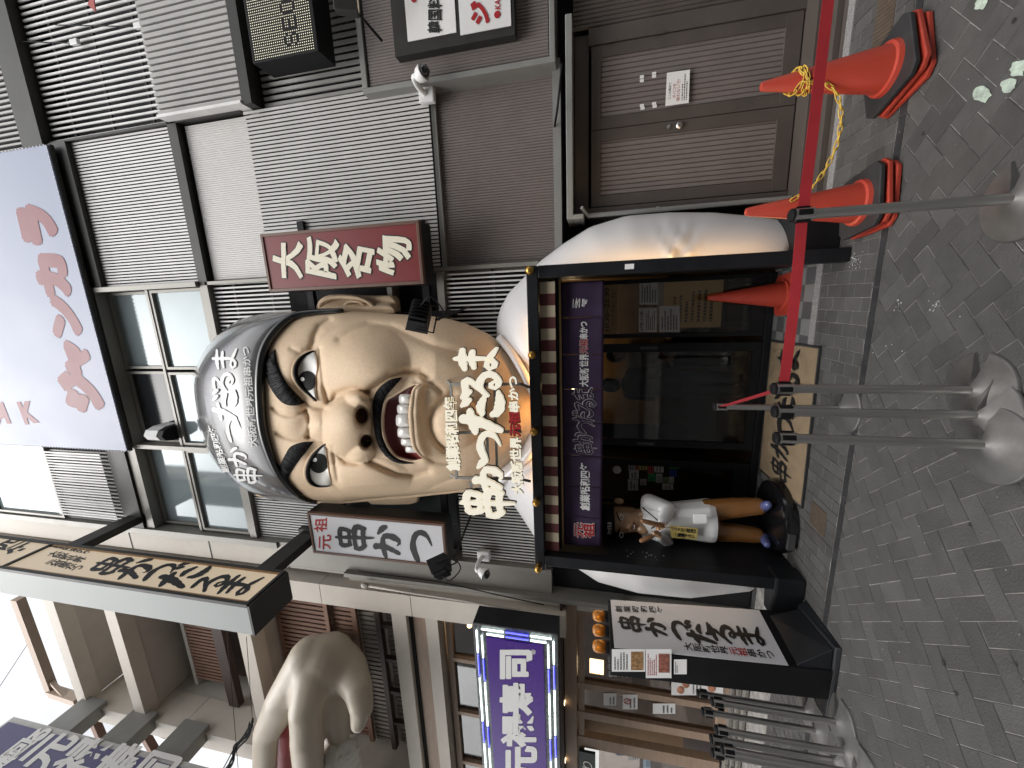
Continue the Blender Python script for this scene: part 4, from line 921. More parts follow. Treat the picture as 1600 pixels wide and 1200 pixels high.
d = MB(); d.box(2.415, 4.35, 3.900, 3.907, 3.034, 3.51); d.build('panel', M['paper'], t); d = MB(); d.box(2.385, 4.35, 3.900, 3.907, 2.526, 2.997); d.build('panel', M['white'], t)
d = MB(); word(d, '韓国料理', Q(atY(691, 52, 3.898), atY(691, -25, 3.898), atY(668, -25, 3.898), atY(668, 52, 3.898)), .03); d.build('black_lettering', M['ink'], t, fix=False)
d = MB(); word(d, 'ジャンカラ', Q(atY(766, 40, 3.898), atY(766, -160, 3.898), atY(734, -160, 3.898), atY(734, 40, 3.898)), .05)
word(d, 'KARAOKE', Q(atY(782, 15, 3.898), atY(782, -40, 3.898), atY(773, -40, 3.898), atY(773, 15, 3.898)), .02, latin=True)
d.lathe([(.028, 0), (.028, .004)], atY(777, 23, 3.898), 24, (0, -1, 0)); d.build('red_lettering', M['red'], t, fix=False)
d = MB(); c = atY(647, -2, 3.898); d.lathe([(.03, 0), (.03, .004)], c, 24, (0, -1, 0)); d.build('red_dot', M['red'], t)

# billboard
t = thing('billboard', 'huge pale lavender billboard with red katakana lettering high on the facade', 'billboard', (0, 4.03, 8.4))
BBX0, BBX1, BBZ0, BBZ1 = -1.905, 2.14, 8.41, 12.2
LAV = mat("lavender_vinyl", (.27, .30, .40), .45, 0, .03, 1.2)
d = MB(); d.box(BBX0, BBX1, 4.005, 4.046, BBZ0, BBZ1); d.build('case', M['fascia'], t); MB().box(BBX0+.01, BBX1-.01, 3.985, 4.003, BBZ0+.02, BBZ1).build('panel', LAV, t)
d = MB()
for i in range(70): x = BBX0+.03+i*(BBX1-BBX0-.06)/69; d.ball((x, 3.98, BBZ0+.014), .009, n=6)
for i in range(44): d.ball((BBX0+.008, 3.98, BBZ0+.05+i*.06), .009, n=6); d.ball((BBX1-.008, 3.98, BBZ0+.05+i*.06), .009, n=6)
d.build('edge_bulbs', M['white'], t, smooth=True)
LR = mat("faded_red_vinyl", (.22, .065, .075), .5, 0, .05, 2); d = MB()
for ch, q in zip('ジャンカラ', [((157, 637), (143, 582), (97, 590), (112, 640)), ((139, 584), (126, 530), (92, 538), (104, 592)), ((125, 520), (110, 465), (75, 470), (88, 528)), ((107, 457), (95, 396), (55, 400), (70, 462)), ((86, 376), (76, 322), (29, 324), (42, 382))]): c_ = (sum(p[0] for p in q)/4, sum(p[1] for p in q)/4); q = [(c_[0]+(p[0]-c_[0])*1.28, c_[1]+(p[1]-c_[1])*1.2) for p in q]; word(d, ch, kq(*q, 3.985), .11, h0=.004)
word(d, 'KA', kq((62, 630), (-22, 655), (-22, 625), (55, 625), 3.985) if False else Q(atY(64, 668, 3.985), atY(54, 625, 3.985), atY(12, 628, 3.985), atY(24, 672, 3.985)), .05, h0=.004) if False else None
word(d, 'K', kq((52, 662), (62, 664), (45, 628), (38, 628), 3.985), .02, h0=.004) if False else word(d, 'K', Q(atY(40, 664, 3.985), atY(62, 660, 3.985), atY(50, 626, 3.985), atY(26, 628, 3.985)), .06, h0=.004, latin=True)
word(d, 'A', Q(atY(-6, 662, 3.985), atY(18, 662, 3.985), atY(14, 628, 3.985), atY(-8, 628, 3.985)), .06, h0=.004, latin=True)
d.build('red_lettering', LR, t, fix=False)

# projecting vertical sign
t = thing('projecting_sign', 'tall cream projecting sign with black brush characters on two steel arms', 'sign', (-3.18, 4.1, 5.3))
SX, SY0, SY1, SZ0 = -3.0, 2.78, 3.31, 5.335
d = MB(); d.box(SX-.355, SX-.02, SY0, SY1, SZ0, 12); d.build('case', mat("pale_grey_sheet", (.33, .35, .34), .5, .0, .05, 1.5, grime=.15, gcol=(.25, .25, .25)), t)
d = MB(); d.box(SX-.36, SX+.003, SY0-.003, SY1+.003, SZ0-.03, SZ0-.001); d.build('bottom_cover', M['fascia'], t)
f = .035; d = MB(); d.box(SX-.018, SX+.02, SY0-.004, SY0+f, SZ0, 12); d.box(SX-.018, SX+.02, SY1-f, SY1+.004, SZ0, 12); d.box(SX-.018, SX+.02, SY0+f, SY1-f, SZ0, SZ0+f); d.box(SX-.018, SX+.02, SY0+f, SY1-f, 9.02, 9.06); d.build('frame', M['fascia'], t)
LC = emit("lit_cream_panel", (1, .82, .58), .22, (.66, .53, .38)); MB().box(SX-.018, SX, SY0+f, SY1-f, SZ0+f, 9.018).build('panel', LC, t); MB().box(SX-.018, SX, SY0+f, SY1-f, 9.062, 12).build('panel', LC, t)
d = MB(); d.box(SX+.0, SX+.014, SY0+f, SY0+f+.02, SZ0+f, 9.01); d.box(SX, SX+.014, SY1-f-.02, SY1-f, SZ0+f, 9.01); d.build('inner_trim', mat("tan_trim", (.33, .2, .09), .5), t)
def sx(c, w_, h_, rt=0):
    p = atX(*c, SX); return Q((SX, p.y-w_/2, p.z-h_/2), (SX, p.y+w_/2, p.z-h_/2), (SX, p.y+w_/2, p.z+h_/2), (SX, p.y-w_/2, p.z+h_/2))
d = MB()
for ch, c, w_, h_ in zip(MAIN, [(176, 884), (217, 889), (250, 894), (287, 898), (329, 911), (372, 915)], (.36, .38, .30, .42, .30, .36), (.50, .42, .34, .48, .36, .40)): brush(d, ch, sx(c, w_, h_), [(0, 0, 1, 1, 0)], 1.2)
for s, a, b in (('創業昭和四年', (83, 851), (145, 863)), ('大阪新世界', (79, 864), (130, 876)), ('元祖串かつ', (77, 877), (126, 889))):
    n = len(s)
    for i, ch in enumerate(s): k = (i+.5)/n; word(d, ch, sx((lerp(a[0], b[0], k), lerp(a[1], b[1], k)), .105, .15), .03)
for ch, c in zip('四年', ((14, 850), (36, 857))): word(d, ch, sx(c, .26, .36), .045)
d.build('black_lettering', M['ink'], t, fix=False)
for z in (8.62, 5.52):
    a_ = MB().box(-3.11, -3.0, 3.315, 4.2, z, z+.24).build('bracket_arm', M['fascia'], t, bevel=.004); MB().box(-3.14, -2.97, 4.08, 4.2, z-.06, z+.30).build('bracket_plate', M['fascia'], a_)

# standing sign with beacons
t = thing('standing_sign', 'leaning white standing sign with black frame and brush lettering by the portal', 'sign', (-2.9, 3.05, 0))
a0, a1, b1, b0 = V(-2.818, 2.8, .322), V(-2.818, 3.352, .322), V(-2.879, 3.335, 1.628), V(-2.879, 2.8, 1.618)
dx = V(-.27, 0, 0); d = MB(); o = V(-.012, 0, 0)
d.hexa([V(-3.07, 2.79, .03), V(-2.80, 2.79, .03), V(-2.80, 3.37, .03), V(-3.07, 3.37, .03), V(-3.16, 2.79, 1.65), V(-2.892, 2.79, 1.65), V(-2.892, 3.35, 1.65), V(-3.16, 3.35, 1.65)]); d.build('case', M['black2'], t, bevel=.006)
d = MB(); d.hexa([V(-3.30, 2.76, 0), V(-2.585, 2.78, 0), V(-2.60, 3.29, 0), V(-3.28, 3.4, 0), V(-3.22, 2.79, .035), V(-2.60, 2.80, .035), V(-2.66, 3.28, .06), V(-3.2, 3.38, .06)]); d.build('base_plate', M['black'], t, bevel=.008)
d = MB(); d.hexa([V(-2.81, 2.80, .04), V(-2.63, 2.81, .04), V(-2.68, 3.26, .06), V(-2.81, 3.30, .06), V(-2.812, 2.80, .26), V(-2.80, 2.81, .26), V(-2.80, 3.26, .26), V(-2.812, 3.30, .26)]); d.build('skirt', M['black'], t, bevel=.004)
q = Q(a0, a1, b1, b0); d = MB(); d.prism([q(0, 0, -.004), q(1, 0, -.004), q(1, 1, -.004), q(0, 1, -.004)], (q(0, 0, 1)-q(0, 0, 0))*.008); d.build('panel', PW, t)
d = MB()
def inv(x, y):   # where a photo point falls on the panel
    dr = ray(x, y); n_ = (a1-a0).cross(b0-a0); k = (a0-EYE).dot(n_)/dr.dot(n_); p = EYE+dr*k-a0; U = a1-a0; W2 = b0-a0
    uu, ww, uw = U.dot(U), W2.dot(W2), U.dot(W2); pu, pw = p.dot(U), p.dot(W2); D_ = uu*ww-uw*uw; return ((pu*ww-pw*uw)/D_, (pw*uu-pu*uw)/D_)
for ch, c, w_, h_ in zip(MAIN, [(988, 975), (1026, 980), (1062, 985), (1094, 988), (1131, 992), (1172, 995)], (.36, .38, .36, .44, .38, .42), (.165, .14, .12, .165, .14, .15)):
    s, u_ = inv(*c); brush(d, ch, lambda a, b, h=0, s=s, u_=u_, w_=w_, h_=h_: q(s+(a-.5)*w_, u_+(b-.5)*h_, h+.005), [(0, 0, 1, 1, 0)], 1.3)
for i, ch in enumerate('創業昭和四年'): s, u_ = inv(lerp(968, 1033, i/5), lerp(951, 952, i/5)); word(d, ch, lambda a, b, h=0, s=s, u_=u_: q(s+(a-.5)*.15, u_+(b-.5)*.052, h+.005), .02)
dr = MB()
for i, ch in enumerate('大阪新世界元祖串かつ'): s, u_ = inv(lerp(1075, 1203, i/9), lerp(1011, 1024, i/9)); word(dr if i in (5, 6) else d, ch, lambda a, b, h=0, s=s, u_=u_: q(s+(a-.5)*.15, u_+(b-.5)*.052, h+.005), .02)
d.build('black_lettering', M['ink'], t, fix=False); dr.build('red_lettering', M['red'], t, fix=False)
AMB = bpy.data.materials.new("amber_plastic"); AMB.use_nodes = True; B_ = AMB.node_tree.nodes['Principled BSDF']; B_.inputs['Base Color'].default_value = (.85, .32, .04, 1); B_.inputs['Transmission Weight'].default_value = .55; B_.inputs['Roughness'].default_value = .12
for k, yy in enumerate((3.24, 3.07, 2.90)):
    bt = thing('beacon_lamp', ('amber beacon lamp on the standing sign, nearest the portal', 'amber beacon lamp on the standing sign, between the other two', 'amber beacon lamp on the standing sign, nearest the street')[k], 'beacon', (-2.99, yy, 1.65), 'amber beacons on the standing sign')
    MB().lathe([(.055, 1.651), (.055, 1.68), (.045, 1.685)], (-2.99, yy, 0), 20).build('base', M['black2'], bt, smooth='auto'); MB().lathe([(.05, 1.686), (.052, 1.75), (.046, 1.78), (.03, 1.795), (.001, 1.80)], (-2.99, yy, 0), 24).build('dome', AMB, bt, smooth=True); MB().lathe([(.016, 1.687), (.022, 1.70), (.022, 1.75), (.001, 1.765)], (-2.99, yy, 0), 10).build('reflector', M['brass'], bt, smooth=True)
def fy(p0, p1, y0, y1, Y=2.785): return Q(atY(p1, y1, Y), atY(p1, y0, Y), atY(p0, y0, Y), atY(p0, y1, Y))
n1 = notice('menu_sheet', 'white menu sheet with a skewer photo, highest on the standing sign side', 'menu', fy(956, 1008, 1014, 1049), (('フレンドリーなトイレ', (.05, .86, .95, .96)),) if False else (), 5, t0=.5, t1=.95)
q1 = fy(956, 1008, 1014, 1049); d = MB(); d.prism([q1(.08, .06, .005), q1(.9, .06, .005), q1(.9, .42, .005), q1(.08, .42, .005)], V(0, -.0005, 0)); d.build('food_picture', mat("food_print", (.30, .17, .07), .5, 0, .9, 30), n1)
n2 = notice('menu_sheet', 'white menu sheet with a meat photo, below the skewer sheet', 'menu', fy(1009, 1049, 1014, 1059), (), 5, t0=.55, t1=.95, ink=M['red'])
q1 = fy(1009, 1049, 1014, 1059); d = MB(); d.prism([q1(.2, .08, .005), q1(.85, .08, .005), q1(.85, .5, .005), q1(.2, .5, .005)], V(0, -.0005, 0)); d.build('food_picture', mat("meat_print", (.28, .10, .07), .5, 0, .9, 30), n2)
notice('code_card', 'small white card on the black side of the standing sign', 'card', fy(1053, 1073, 1030, 1053), (), 2, t0=.7, t1=.95)

# neighbour's purple neon sign
t = thing('neon_box_sign', 'purple sign framed by white and blue neon tubes with bold white characters', 'sign', (-4.6, 3.75, 2.2))
X0, X1, Z0, Z1, Y0 = -6.6, -3.545, 2.168, 3.132, 3.5
d = MB(); d.box(X0, X1, Y0+.02, 3.77, Z0, Z1); d.build('case', M['black'], t, bevel=.004)
PUR = mat("purple_acrylic", (.065, .018, .22), .25, 0, .05, 2); MB().box(X0+.2, X1-.155, Y0-.01, Y0+.018, Z0+.16, Z1-.155).build('panel', PUR, t)
MB().box(X0, X1, Y0+.005, Y0+.018, Z0, Z1).build('tube_tray', mat("dirty_mirror_tray", (.14, .145, .15), .3, .6, .7, 30), t)
NW, NB = emit("white_neon", (.85, 1, .93), 3.2), emit("blue_neon", (.02, .03, .9), 1.6); 
def neon(blue, a, b): MB().tube([a, b], .009, 8).build('blue_tube' if blue else 'white_tube', NB if blue else NW, t, smooth='auto')
for k in (.045, .105):
    L1 = [(X0, Z1-k), (X1-k-.02, Z1-k)]; x = X1-k-.03; i = 0
    while x > X0+.1:
        [neon(i % 3 == 1, (x, Y0-.012, zz), (x-.30, Y0-.012, zz)) for zz in (Z1-k, Z0+k)]; x -= .33; i += 1
    zs = [(Z0+k+.02, Z0+.30, 0), (Z0+.32, Z0+.58, 1), (Z0+.60, Z1-k-.06, 0)]
    for a, b, m_ in zs: neon(m_, (X1-k, Y0-.012, a), (X1-k, Y0-.012, b))
d = MB()
for ch, bx in zip('司寿禄元', [(778, 832, 1011, 1063), (781, 837, 1066, 1117), (783, 838, 1115, 1166), (786, 840, 1165, 1222)]): word(d, ch, fq(*bx, Y=Y0-.01), .045, h0=.004)
word(d, '®', fq(828, 838, 1012, 1022, Y=Y0-.01), .01, h0=.004); d.build('white_lettering', M['white'], t, fix=False)
# neighbour's projecting sign
t = thing('tower_sign', 'navy projecting sign with pale characters on three grey arms at upper left', 'sign', (-7.2, 4.1, 8))
d = MB(); d.box(-7.5, -7.02, 2.2, 3.55, 7.2, 12.1); d.build('case', mat("pale_edge", (.52, .52, .50), .5), t)
MB().box(-7.018, -7.0, 2.25, 3.46, 7.25, 12.03).build('panel', mat("navy_purple", (.10, .095, .20), .4, 0, .05, 2), t)
d = MB(); SXo = SX; SX = -6.998
for ch, c in zip('元禄寿司', ((75, 1172), (130, 1181), (188, 1190), (240, 1202))): word(d, ch, sx(c, .52, .70), .035, h0=.004)
word(d, 'る', sx((60, 1149), .30, .34), .06, h0=.004); word(d, '回', sx((29, 1170), .30, .34), .05, h0=.004)
word(d, '廻', sx((8, 1187), .30, .3), .04, h0=.004)
SX = SXo
d.build('pale_lettering', M['paper'], t, fix=False)
for z in (10.9, 9.65, 8.5): MB().box(-7.36, -7.1, 3.552, 4.14, z-.06, z+.46).build('bracket_arm', M['trim'], t)

# ---------------------------------------------------------------- beige neighbour
nb_ = thing('beige_building', 'beige panelled building with plank screens and an open sushi front', 'building', (-5.5, 4.5, 0))
d = MB(); d.box(-3.72, -3.30, 4.20, 4.6, 5.2, 13); d.box(-3.8, -3.665, 4.18, 4.6, 2.2, 5.2); d.build('side_wall', M['beige'], nb_)
def jbox(name, x0, x1, y0, y1, z0, z1, m, cuts=()):
    d = MB(); zs = [z0]+list(cuts)+[z1]
    for a, b in zip(zs, zs[1:]): d.box(x0, x1, y0, y1, a+.004, b-.004)
    return d.build(name, m, nb_, bevel=.003)
jbox('column', -4.13, -3.80, 4.05, 4.6, 2.12, 13, M['beige'], (4.2, 5.6, 7.3, 9, 10.6))
d = MB()
for zz in (3.3, 4.75, 6.2, 7.6, 9.2): d.box(-3.72, -3.3, 4.193, 4.199, zz, zz+.012)
d.build('panel_joint', M['fascia'], nb_)
jbox('column', -7.55, -7.2, 4.05, 4.6, 4.3, 11.3, M['beige'], (5.8, 7.3, 9))
for z0, z1 in ((11.25, 11.5), (9.8, 10.05), (7.02, 7.27)):
    MB().box(-7.2, -4.13, 4.07, 4.30, z0, z1).build('beam', M['beige'], nb_, bevel=.004); MB().box(-7.2, -4.13, 4.3, 5.5, z0+.05, z1-.02).build('slab', M['beige_d'], nb_)
for z0, z1, y, m in ((4.31, 4.53, 4.07, 'beige'), (4.06, 4.26, 4.16, 'wood_t'), (3.86, 4.04, 4.10, 'beige')): MB().box(-9, -4.13, y, 4.6, z0, z1).build('beam', M[m], nb_, bevel=.004)
MB().box(-9, -4.13, 4.14, 4.6, 4.262, 4.305).build('shadow_gap', M['backing'], nb_)
MB().box(-9, -4.13, 5.5, 5.6, 4.5, 11.3).build('rear_wall', M['beige_d'], nb_)
MB().box(-4.12, -4.06, 4.6, 5.5, 4.5, 11.3).build('bay_side', M['beige_d'], nb_); MB().box(-7.27, -7.21, 4.6, 5.5, 4.5, 11.3).build('bay_side', M['beige_d'], nb_)
def planks(x0, x1, z0, z1, y, m, pitch=.085, w_=.055, horiz=False):
    d = MB(); x = x0
    while x < x1: d.box(x, x+w_, y, y+.02, z0+random.uniform(0, .01), z1-random.uniform(0, .01)); x += pitch
    return d.build('plank_screen', m, nb_)
planks(-6.95, -4.15, 8.45, 9.38, 4.72, M['wood'], .075, .048); planks(-7.1, -4.2, 7.3, 8.15, 4.95, M['wood'], .075, .048)
MB().box(-7.15, -4.15, 4.5, 4.62, 8.2, 8.42).build('dark_beam', M['wood_d'], nb_); MB().box(-7.15, -4.15, 5.05, 5.1, 7.28, 9.42).build('screen_backing', M['wood_d'], nb_); MB().box(-7.15, -4.15, 4.74, 5.5, 9.42, 9.5).build('slab', M['beige_d'], nb_)
planks(-7.1, -4.16, 5.95, 6.9, 4.5, M['wood']); planks(-7.1, -4.16, 5.45, 5.85, 4.48, M['wood']); planks(-7.1, -4.16, 5.02, 5.35, 4.46, M['wood_g']); planks(-7.1, -4.16, 4.62, 4.92, 4.5, M['wood_g'])
d = MB(); d.box(-7.1, -4.14, 4.40, 4.45, 5.86, 5.93); d.box(-7.1, -4.14, 4.40, 4.45, 5.36, 5.44); d.box(-7.1, -4.14, 4.52, 4.56, 6.9, 6.98); d.build('screen_rail', M['wood'], nb_)
d = MB(); d.box(-7.1, -4.14, 4.36, 4.45, 4.93, 5.01)
for k in range(4): x = -4.75-.62*k; d.box(x, x+.06, 4.38, 4.45, 4.53, 4.93); 
d.build('dark_beam', M['wood_d'], nb_)
MB().box(-9, -4.1, 4.62, 4.7, 2.2, 4.5).build('core_wall', M['wood_d'], nb_)
# first floor window strip behind the neon sign
d = MB(); d.box(-9, -4.13, 4.25, 4.32, 3.74, 3.82); d.box(-9, -4.13, 4.25, 4.32, 3.05, 3.12)
for k in range(5): d.box(-5.0-.95*k, -4.94-.95*k, 4.25, 4.32, 3.12, 3.74)
d.build('window_frame', M['wood_t'], nb_)
MB().box(-9, -4.13, 4.30, 4.305, 3.12, 3.74).build('window_glass', glass("shop_window_glass", (.7, .68, .65), .04, top=.5), nb_)
for x in (-4.35, -4.6): MB().ball((x, 4.5, 3.56), .035, n=12).build('interior_lamp', WARM, nb_, smooth=True)
# shop front at street level
MB().box(-9, -3.66, 4.2, 4.65, 2.0, 2.16).build('lintel', M['wood_t'], nb_, bevel=.005); MB().box(-9, -3.66, 4.12, 4.65, 2.17, 2.2).build('lintel_cap', M['wood_d'], nb_)
MB().box(-3.8, -3.66, 4.16, 4.6, 0, 1.99).build('jamb', M['beige_d'], nb_)
d = MB()
for a, b in ((-3.95, -3.81), (-5.12, -5.02), (-5.62, -5.50), (-6.12, -5.93), (-7.2, -7.1)): d.box(a, b, 4.26, 4.36, .18, 2.0)
d.box(-9, -3.81, 4.27, 4.35, 1.9, 1.98); d.box(-5.50, -3.95, 4.26, 4.36, .10, .26); d.build('door_frame', M['wood_t'], nb_, bevel=.004)
MB().box(-5.5, -3.95, 4.31, 4.314, .26, 1.9).build('shop_glass', glass("shop_glass", (.75, .7, .66), .02, top=.4), nb_)
MB().box(-7.1, -6.12, 4.31, 4.314, .26, 1.7).build('shop_glass', glass("shop_glass_b", (.75, .7, .66), .02, top=.4), nb_)
STONE = mat("split_stone", (.20, .185, .165), .85, 0, .35, 5, bump=1.0, bs=9, grime=.4); d = MB()
for k in range(3):
    x = -3.85
    while x > -9: l = random.uniform(.22, .5); d.box(x-l+.006, x, 4.18+random.uniform(0, .02)-.05*(2-k), 4.5, .004+k*.05, .05+k*.05); x -= l
d.build('stone_step', STONE, nb_, bevel=.008)
MB().box(-9, -3.8, 6.5, 6.55, 0, 3).build('room_wall', M['room'], nb_); MB().box(-9, -3.8, 4.7, 6.5, 1.98, 2.02).build('room_ceiling', M['wood_d'], nb_); MB().box(-9, -3.9, 4.6, 6.5, -.005, .02).build('room_floor', M['wood_d'], nb_); MB().box(-3.9, -3.85, 4.6, 6.5, 0, 2).build('room_side', M['room'], nb_)
MB().box(-6.2, -5.2, 4.8, 5.3, .05, .95).build('counter', M['wood_t'], nb_)
LW = emit("paper_lantern_panel", (1, .72, .42), 7); MB().box(-5.9, -5.66, 5.2, 5.24, 1.62, 1.84).build('wall_lamp', LW, nb_); MB().box(-4.72, -4.6, 5.2, 5.24, 1.52, 1.68).build('wall_lamp', LW, nb_)
MB().box(-6.9, -6.86, 4.42, 4.46, .3, 1.7).build('tube_lamp', emit("tube_lamp", (.9, 1, .9), 1.5), nb_)
for x, s in ((-4.0, .03), (-5.3, .03), (-6.3, .03)): MB().lathe([(s, 0), (s, .004)], (x, 4.18, 2.162), 14, (0, 0, -1)).build('downlight', emit("downlight", (1, .75, .45), 6), nb_)
t = thing('green_sign', 'dark green take-out sign under the lintel of the sushi front', 'sign', (-6.5, 4.22, 1.75)); MB().box(-7.6, -6.14, 4.215, 4.25, 1.75, 1.97).build('board', mat("dark_green", (.03, .05, .04), .5), t)
q = Q((-6.9, 4.213, 1.78), (-6.24, 4.213, 1.78), (-6.24, 4.213, 1.94), (-6.9, 4.213, 1.94)); d = MB(); word(d, '持帰り', q, .01, h0=.003); d.build('lettering', M['paper'], t, fix=False)
# shop glass notices
for (a, b, y0, y1), lab, nl in (((943, 963, 1083, 1102), 'white no phone sticker, highest on the sushi shop mullion glass', 2), ((973, 996, 1085, 1108), 'no smoking sticker with a red ring on the sushi shop glass', 2), ((1020, 1055, 1099, 1115), 'tall white safety sticker, lowest on the sushi shop glass', 3)):
    notice('glass_sticker', lab, 'sticker', yq(a, b, y1, y0, 4.255), (), nl)['group'] = 'stickers on the sushi shop glass'
c = atY(980, 1096, 4.25); d = MB(); d.tube([c+V(.04*math.cos(a_*.3), 0, .04*math.sin(a_*.3)) for a_ in range(22)], .006, 6); d.bar(c+V(-.03, 0, .03), c+V(.03, 0, -.03), .008, .006); tag(d.build('no_smoking_mark', M['red']), 'red ring no smoking mark on a white sticker', 'mark')
notice('food_poster', 'white poster with sushi photos low on the sushi shop glass', 'poster', yq(1049, 1130, 1086, 1058, 4.255), (), 3, t0=.4, t1=.6)
q1 = yq(1049, 1130, 1086, 1058, 4.255); d = MB()
for u, v in ((.3, .82), (.62, .72), (.4, .22), (.7, .28)): p = q1(u, v, .006); d.ball(p, .06, .006, .045, 12)
tag(d.build('food_picture', mat("sushi_print", (.45, .2, .12), .5, 0, .6, 12), smooth=True), 'printed sushi pieces on the low white poster', 'picture')
d = MB(); q = yq(945, 1045, 1062, 990, 4.30)
for i, s in enumerate(('営業時間', '平日', '土日祝')): word(d, s, lambda u, v, h=0, i=i, s=s: q(.05+u*.16*len(s), .80-.22*i+v*.16, h), .01)
tag(d.build('window_lettering', M['paper'], fix=False), 'white hours lettering on the sushi shop window', 'lettering')
for a, b, y0, y1, nm in ((963, 981, 1172, 1180, 'blue'), (981, 999, 1175, 1187, 'white'), (1005, 1016, 1180, 1200, 'striped')):
    notice('window_poster', nm+' small poster in the far left sushi shop window', 'poster', yq(a, b, y1, y0, 4.30), (), 3, m=mat("poster_"+nm, dict(blue=(.05, .12, .35), white=(.6, .6, .6), striped=(.4, .5, .6))[nm], .5))
MB_ = MB(); p = atY(1140, 200, 4); 
# ---------------------------------------------------------------- street furniture
def tree(name, label, cat, build, spots, group):
    """first one built at the origin, then copied with its parts"""
    proto = thing(name, label, cat, (0, 0, 0)); build(proto)
    out = []
    for i, (lab, loc, rz) in enumerate(spots):
        o = proto if i == 0 else copy_tree(proto)
        o.location = loc; o.rotation_euler = (0, 0, rz); o['label'] = lab
        if group: o['group'] = group
        out.append(o)
    return out
def stanchion(t):
    b = MB(); n = 40; prof = [(.18, 0), (.18, .010), (.175, .016), (.10, .028), (.05, .040), (.026, .05)]
    
    A_ = [rad(12)+(2*math.pi-rad(24))*i/52 for i in range(53)]   # a slot to nest the next post
    rows = [[V(r*math.cos(a), r*math.sin(a), z) for a in A_] for r, z in prof]; rows += [[V(.024, 0, z) for a in A_] for z in (.05, 0)]
    b.grid(rows); b.grid([[r[0] for r in rows[:6]], [V(.024, 0, z) for _, z in prof]]); b.grid([[r[-1] for r in rows[:6]], [V(.024, 0, z) for _, z in prof]]); b.build('base', M['steelb'], t, smooth='auto')
    b = MB(); b.lathe([(.023, .045), (.023, .79), (.030, .792), (.030, .872)], (0, 0, 0), 24); b.build('post', M['steel'], t, smooth='auto')
    b = MB(); b.lathe([(.031, .873), (.031, .884), (.026, .89), (.001, .891)], (0, 0, 0), 24); b.build('cap', M['black2'], t, smooth='auto')
    for k in range(4):
        a = k*math.pi/2; c, s = math.cos(a), math.sin(a); b = MB(); ax = V(c, s, 0); ay = V(-s, c, 0)
        P = [ax*.0295-ay*.013+V(0, 0, .805), ax*.0295+ay*.013+V(0, 0, .805), ax*.036+ay*.013+V(0, 0, .805), ax*.036-ay*.013+V(0, 0, .805)]
        b.prism(P, (0, 0, .06)); b.build('belt_clip', M['black2'], t, bevel=.002)
R_ = (.352, 2.19, 0)
SP_ = [('steel stanchion holding the red belt, nearest the cones', R_, .2), ('steel stanchion where the long red belt ends before the doormat', (-.494, 2.19, 0), .1),
       ('steel stanchion standing between two others in the central cluster', (-.60, 2.125, .012), -.3), ('steel stanchion at the end of the central cluster nearest the herringbone paving', (-.715, 2.05, .024), .4), ('steel stanchion standing alone on the edge of the doormat', (-.853, 3.134, 0), .2)]
for (x, y), lab in zip(((-3.46, 3.02), (-3.12, 2.67), (-3.46, 2.86), (-3.22, 2.54), (-3.42, 2.62), (-3.21, 2.40), (-3.49, 2.57)), ('mostly hidden behind the standing sign', 'next to the standing sign and nearest the street', 'second from the standing sign, set back', 'in the middle of the row and nearest the street', 'in the middle of the row, set back', 'outermost and nearest the street', 'outermost, set back')):
    SP_.append(('steel stanchion by the sushi front, '+lab, (x, y, 0), random.random()))
st = tree('queue_stanchion', '', 'stanchion', stanchion, SP_, None)
for o in st[:5]: o['group'] = 'stanchions before the entrance'
for o in st[5:]: o['group'] = 'stanchions parked by the sushi front'
def belt(name, a, b, lab, sag=.006, w_=.048):
    a, b = Vector(a), Vector(b); d = MB(); side = (b-a).cross(V(0, 0, 1)).normalized(); r1, r2 = [], []
    for i in range(31):
        t = i/30; p = a.lerp(b, t); p.z -= sag*4*t*(1-t); tw = .06*math.sin(t*math.pi)
        u = V(0, 0, math.cos(tw))*w_/2+side*math.sin(tw)*w_/2; r1.append(p+u); r2.append(p-u)
    d.grid([r1, r2]); o = d.build(name, M['belt'], fix=False); o.modifiers.new('s', 'SOLIDIFY').thickness = .0016; return tag(o, lab, 'belt', 'red queue belts')
BZ = .835
e = atZ(1291, -6, .79); e = V(1.62, e.y, .80) if False else e
belt('queue_belt', (.389, 2.19, BZ), e+(e-V(.389, 2.19, BZ))*1.5, 'red belt running past the cones from the nearest stanchion', .01)
belt('queue_belt', (.315, 2.19, BZ), (-.455, 2.19, BZ), 'long red belt stretched across the doorway between two stanchions')
belt('queue_belt', (-.505, 2.226, BZ), (-.842, 3.10, BZ), 'short red belt running back to the stanchion on the doormat', .004)

# traffic cones
def cone(t, base, h=.70, dz=0, r0=.125):
    b = MB(); b.lathe([(r0+.018, .03), (r0+.012, .052), (r0-.004, .058), (.028, h-.02), (.022, h-.004), (.012, h), (.001, h+.001)], (0, 0, 0), 40); b.build('cone_body', M['cone'], t, smooth='auto')
    b = MB(); s = .195; c = .045; P = [(s, -s+c), (s, s-c), (s-c, s), (-s+c, s), (-s, s-c), (-s, -s+c), (-s+c, -s), (s-c, -s)]
    b.prism([(x, y, .004) for x, y in P], (0, 0, .026)); b.build('base_plate', base, t, bevel=.006)
k = [('orange cone wrapped in yellow chain, topmost of its stack', (1.262, 3.02, .085), .35), ('orange cone near the belt post, topmost of its stack', (.545, 3.11, .085), .15)]
def c1(t): cone(t, M['rubber'])
tops = tree('traffic_cone', '', 'cone', c1, k, 'orange cones with black bases')
def c2(t): cone(t, M['cone'])
lows = [('orange cone base in the chained stack, just under the black base', (1.268, 3.018, .043), .42), ('orange cone base at the bottom of the chained stack', (1.258, 3.03, .001), .30), ('orange cone base by the belt post, just under the black base', (.552, 3.106, .043), .22), ('orange cone base at the bottom of the stack by the belt post', (.545, 3.116, .001), .10), ('single orange cone standing in the doorway on dark tiles', (-.03, 4.2, .004), .1)]
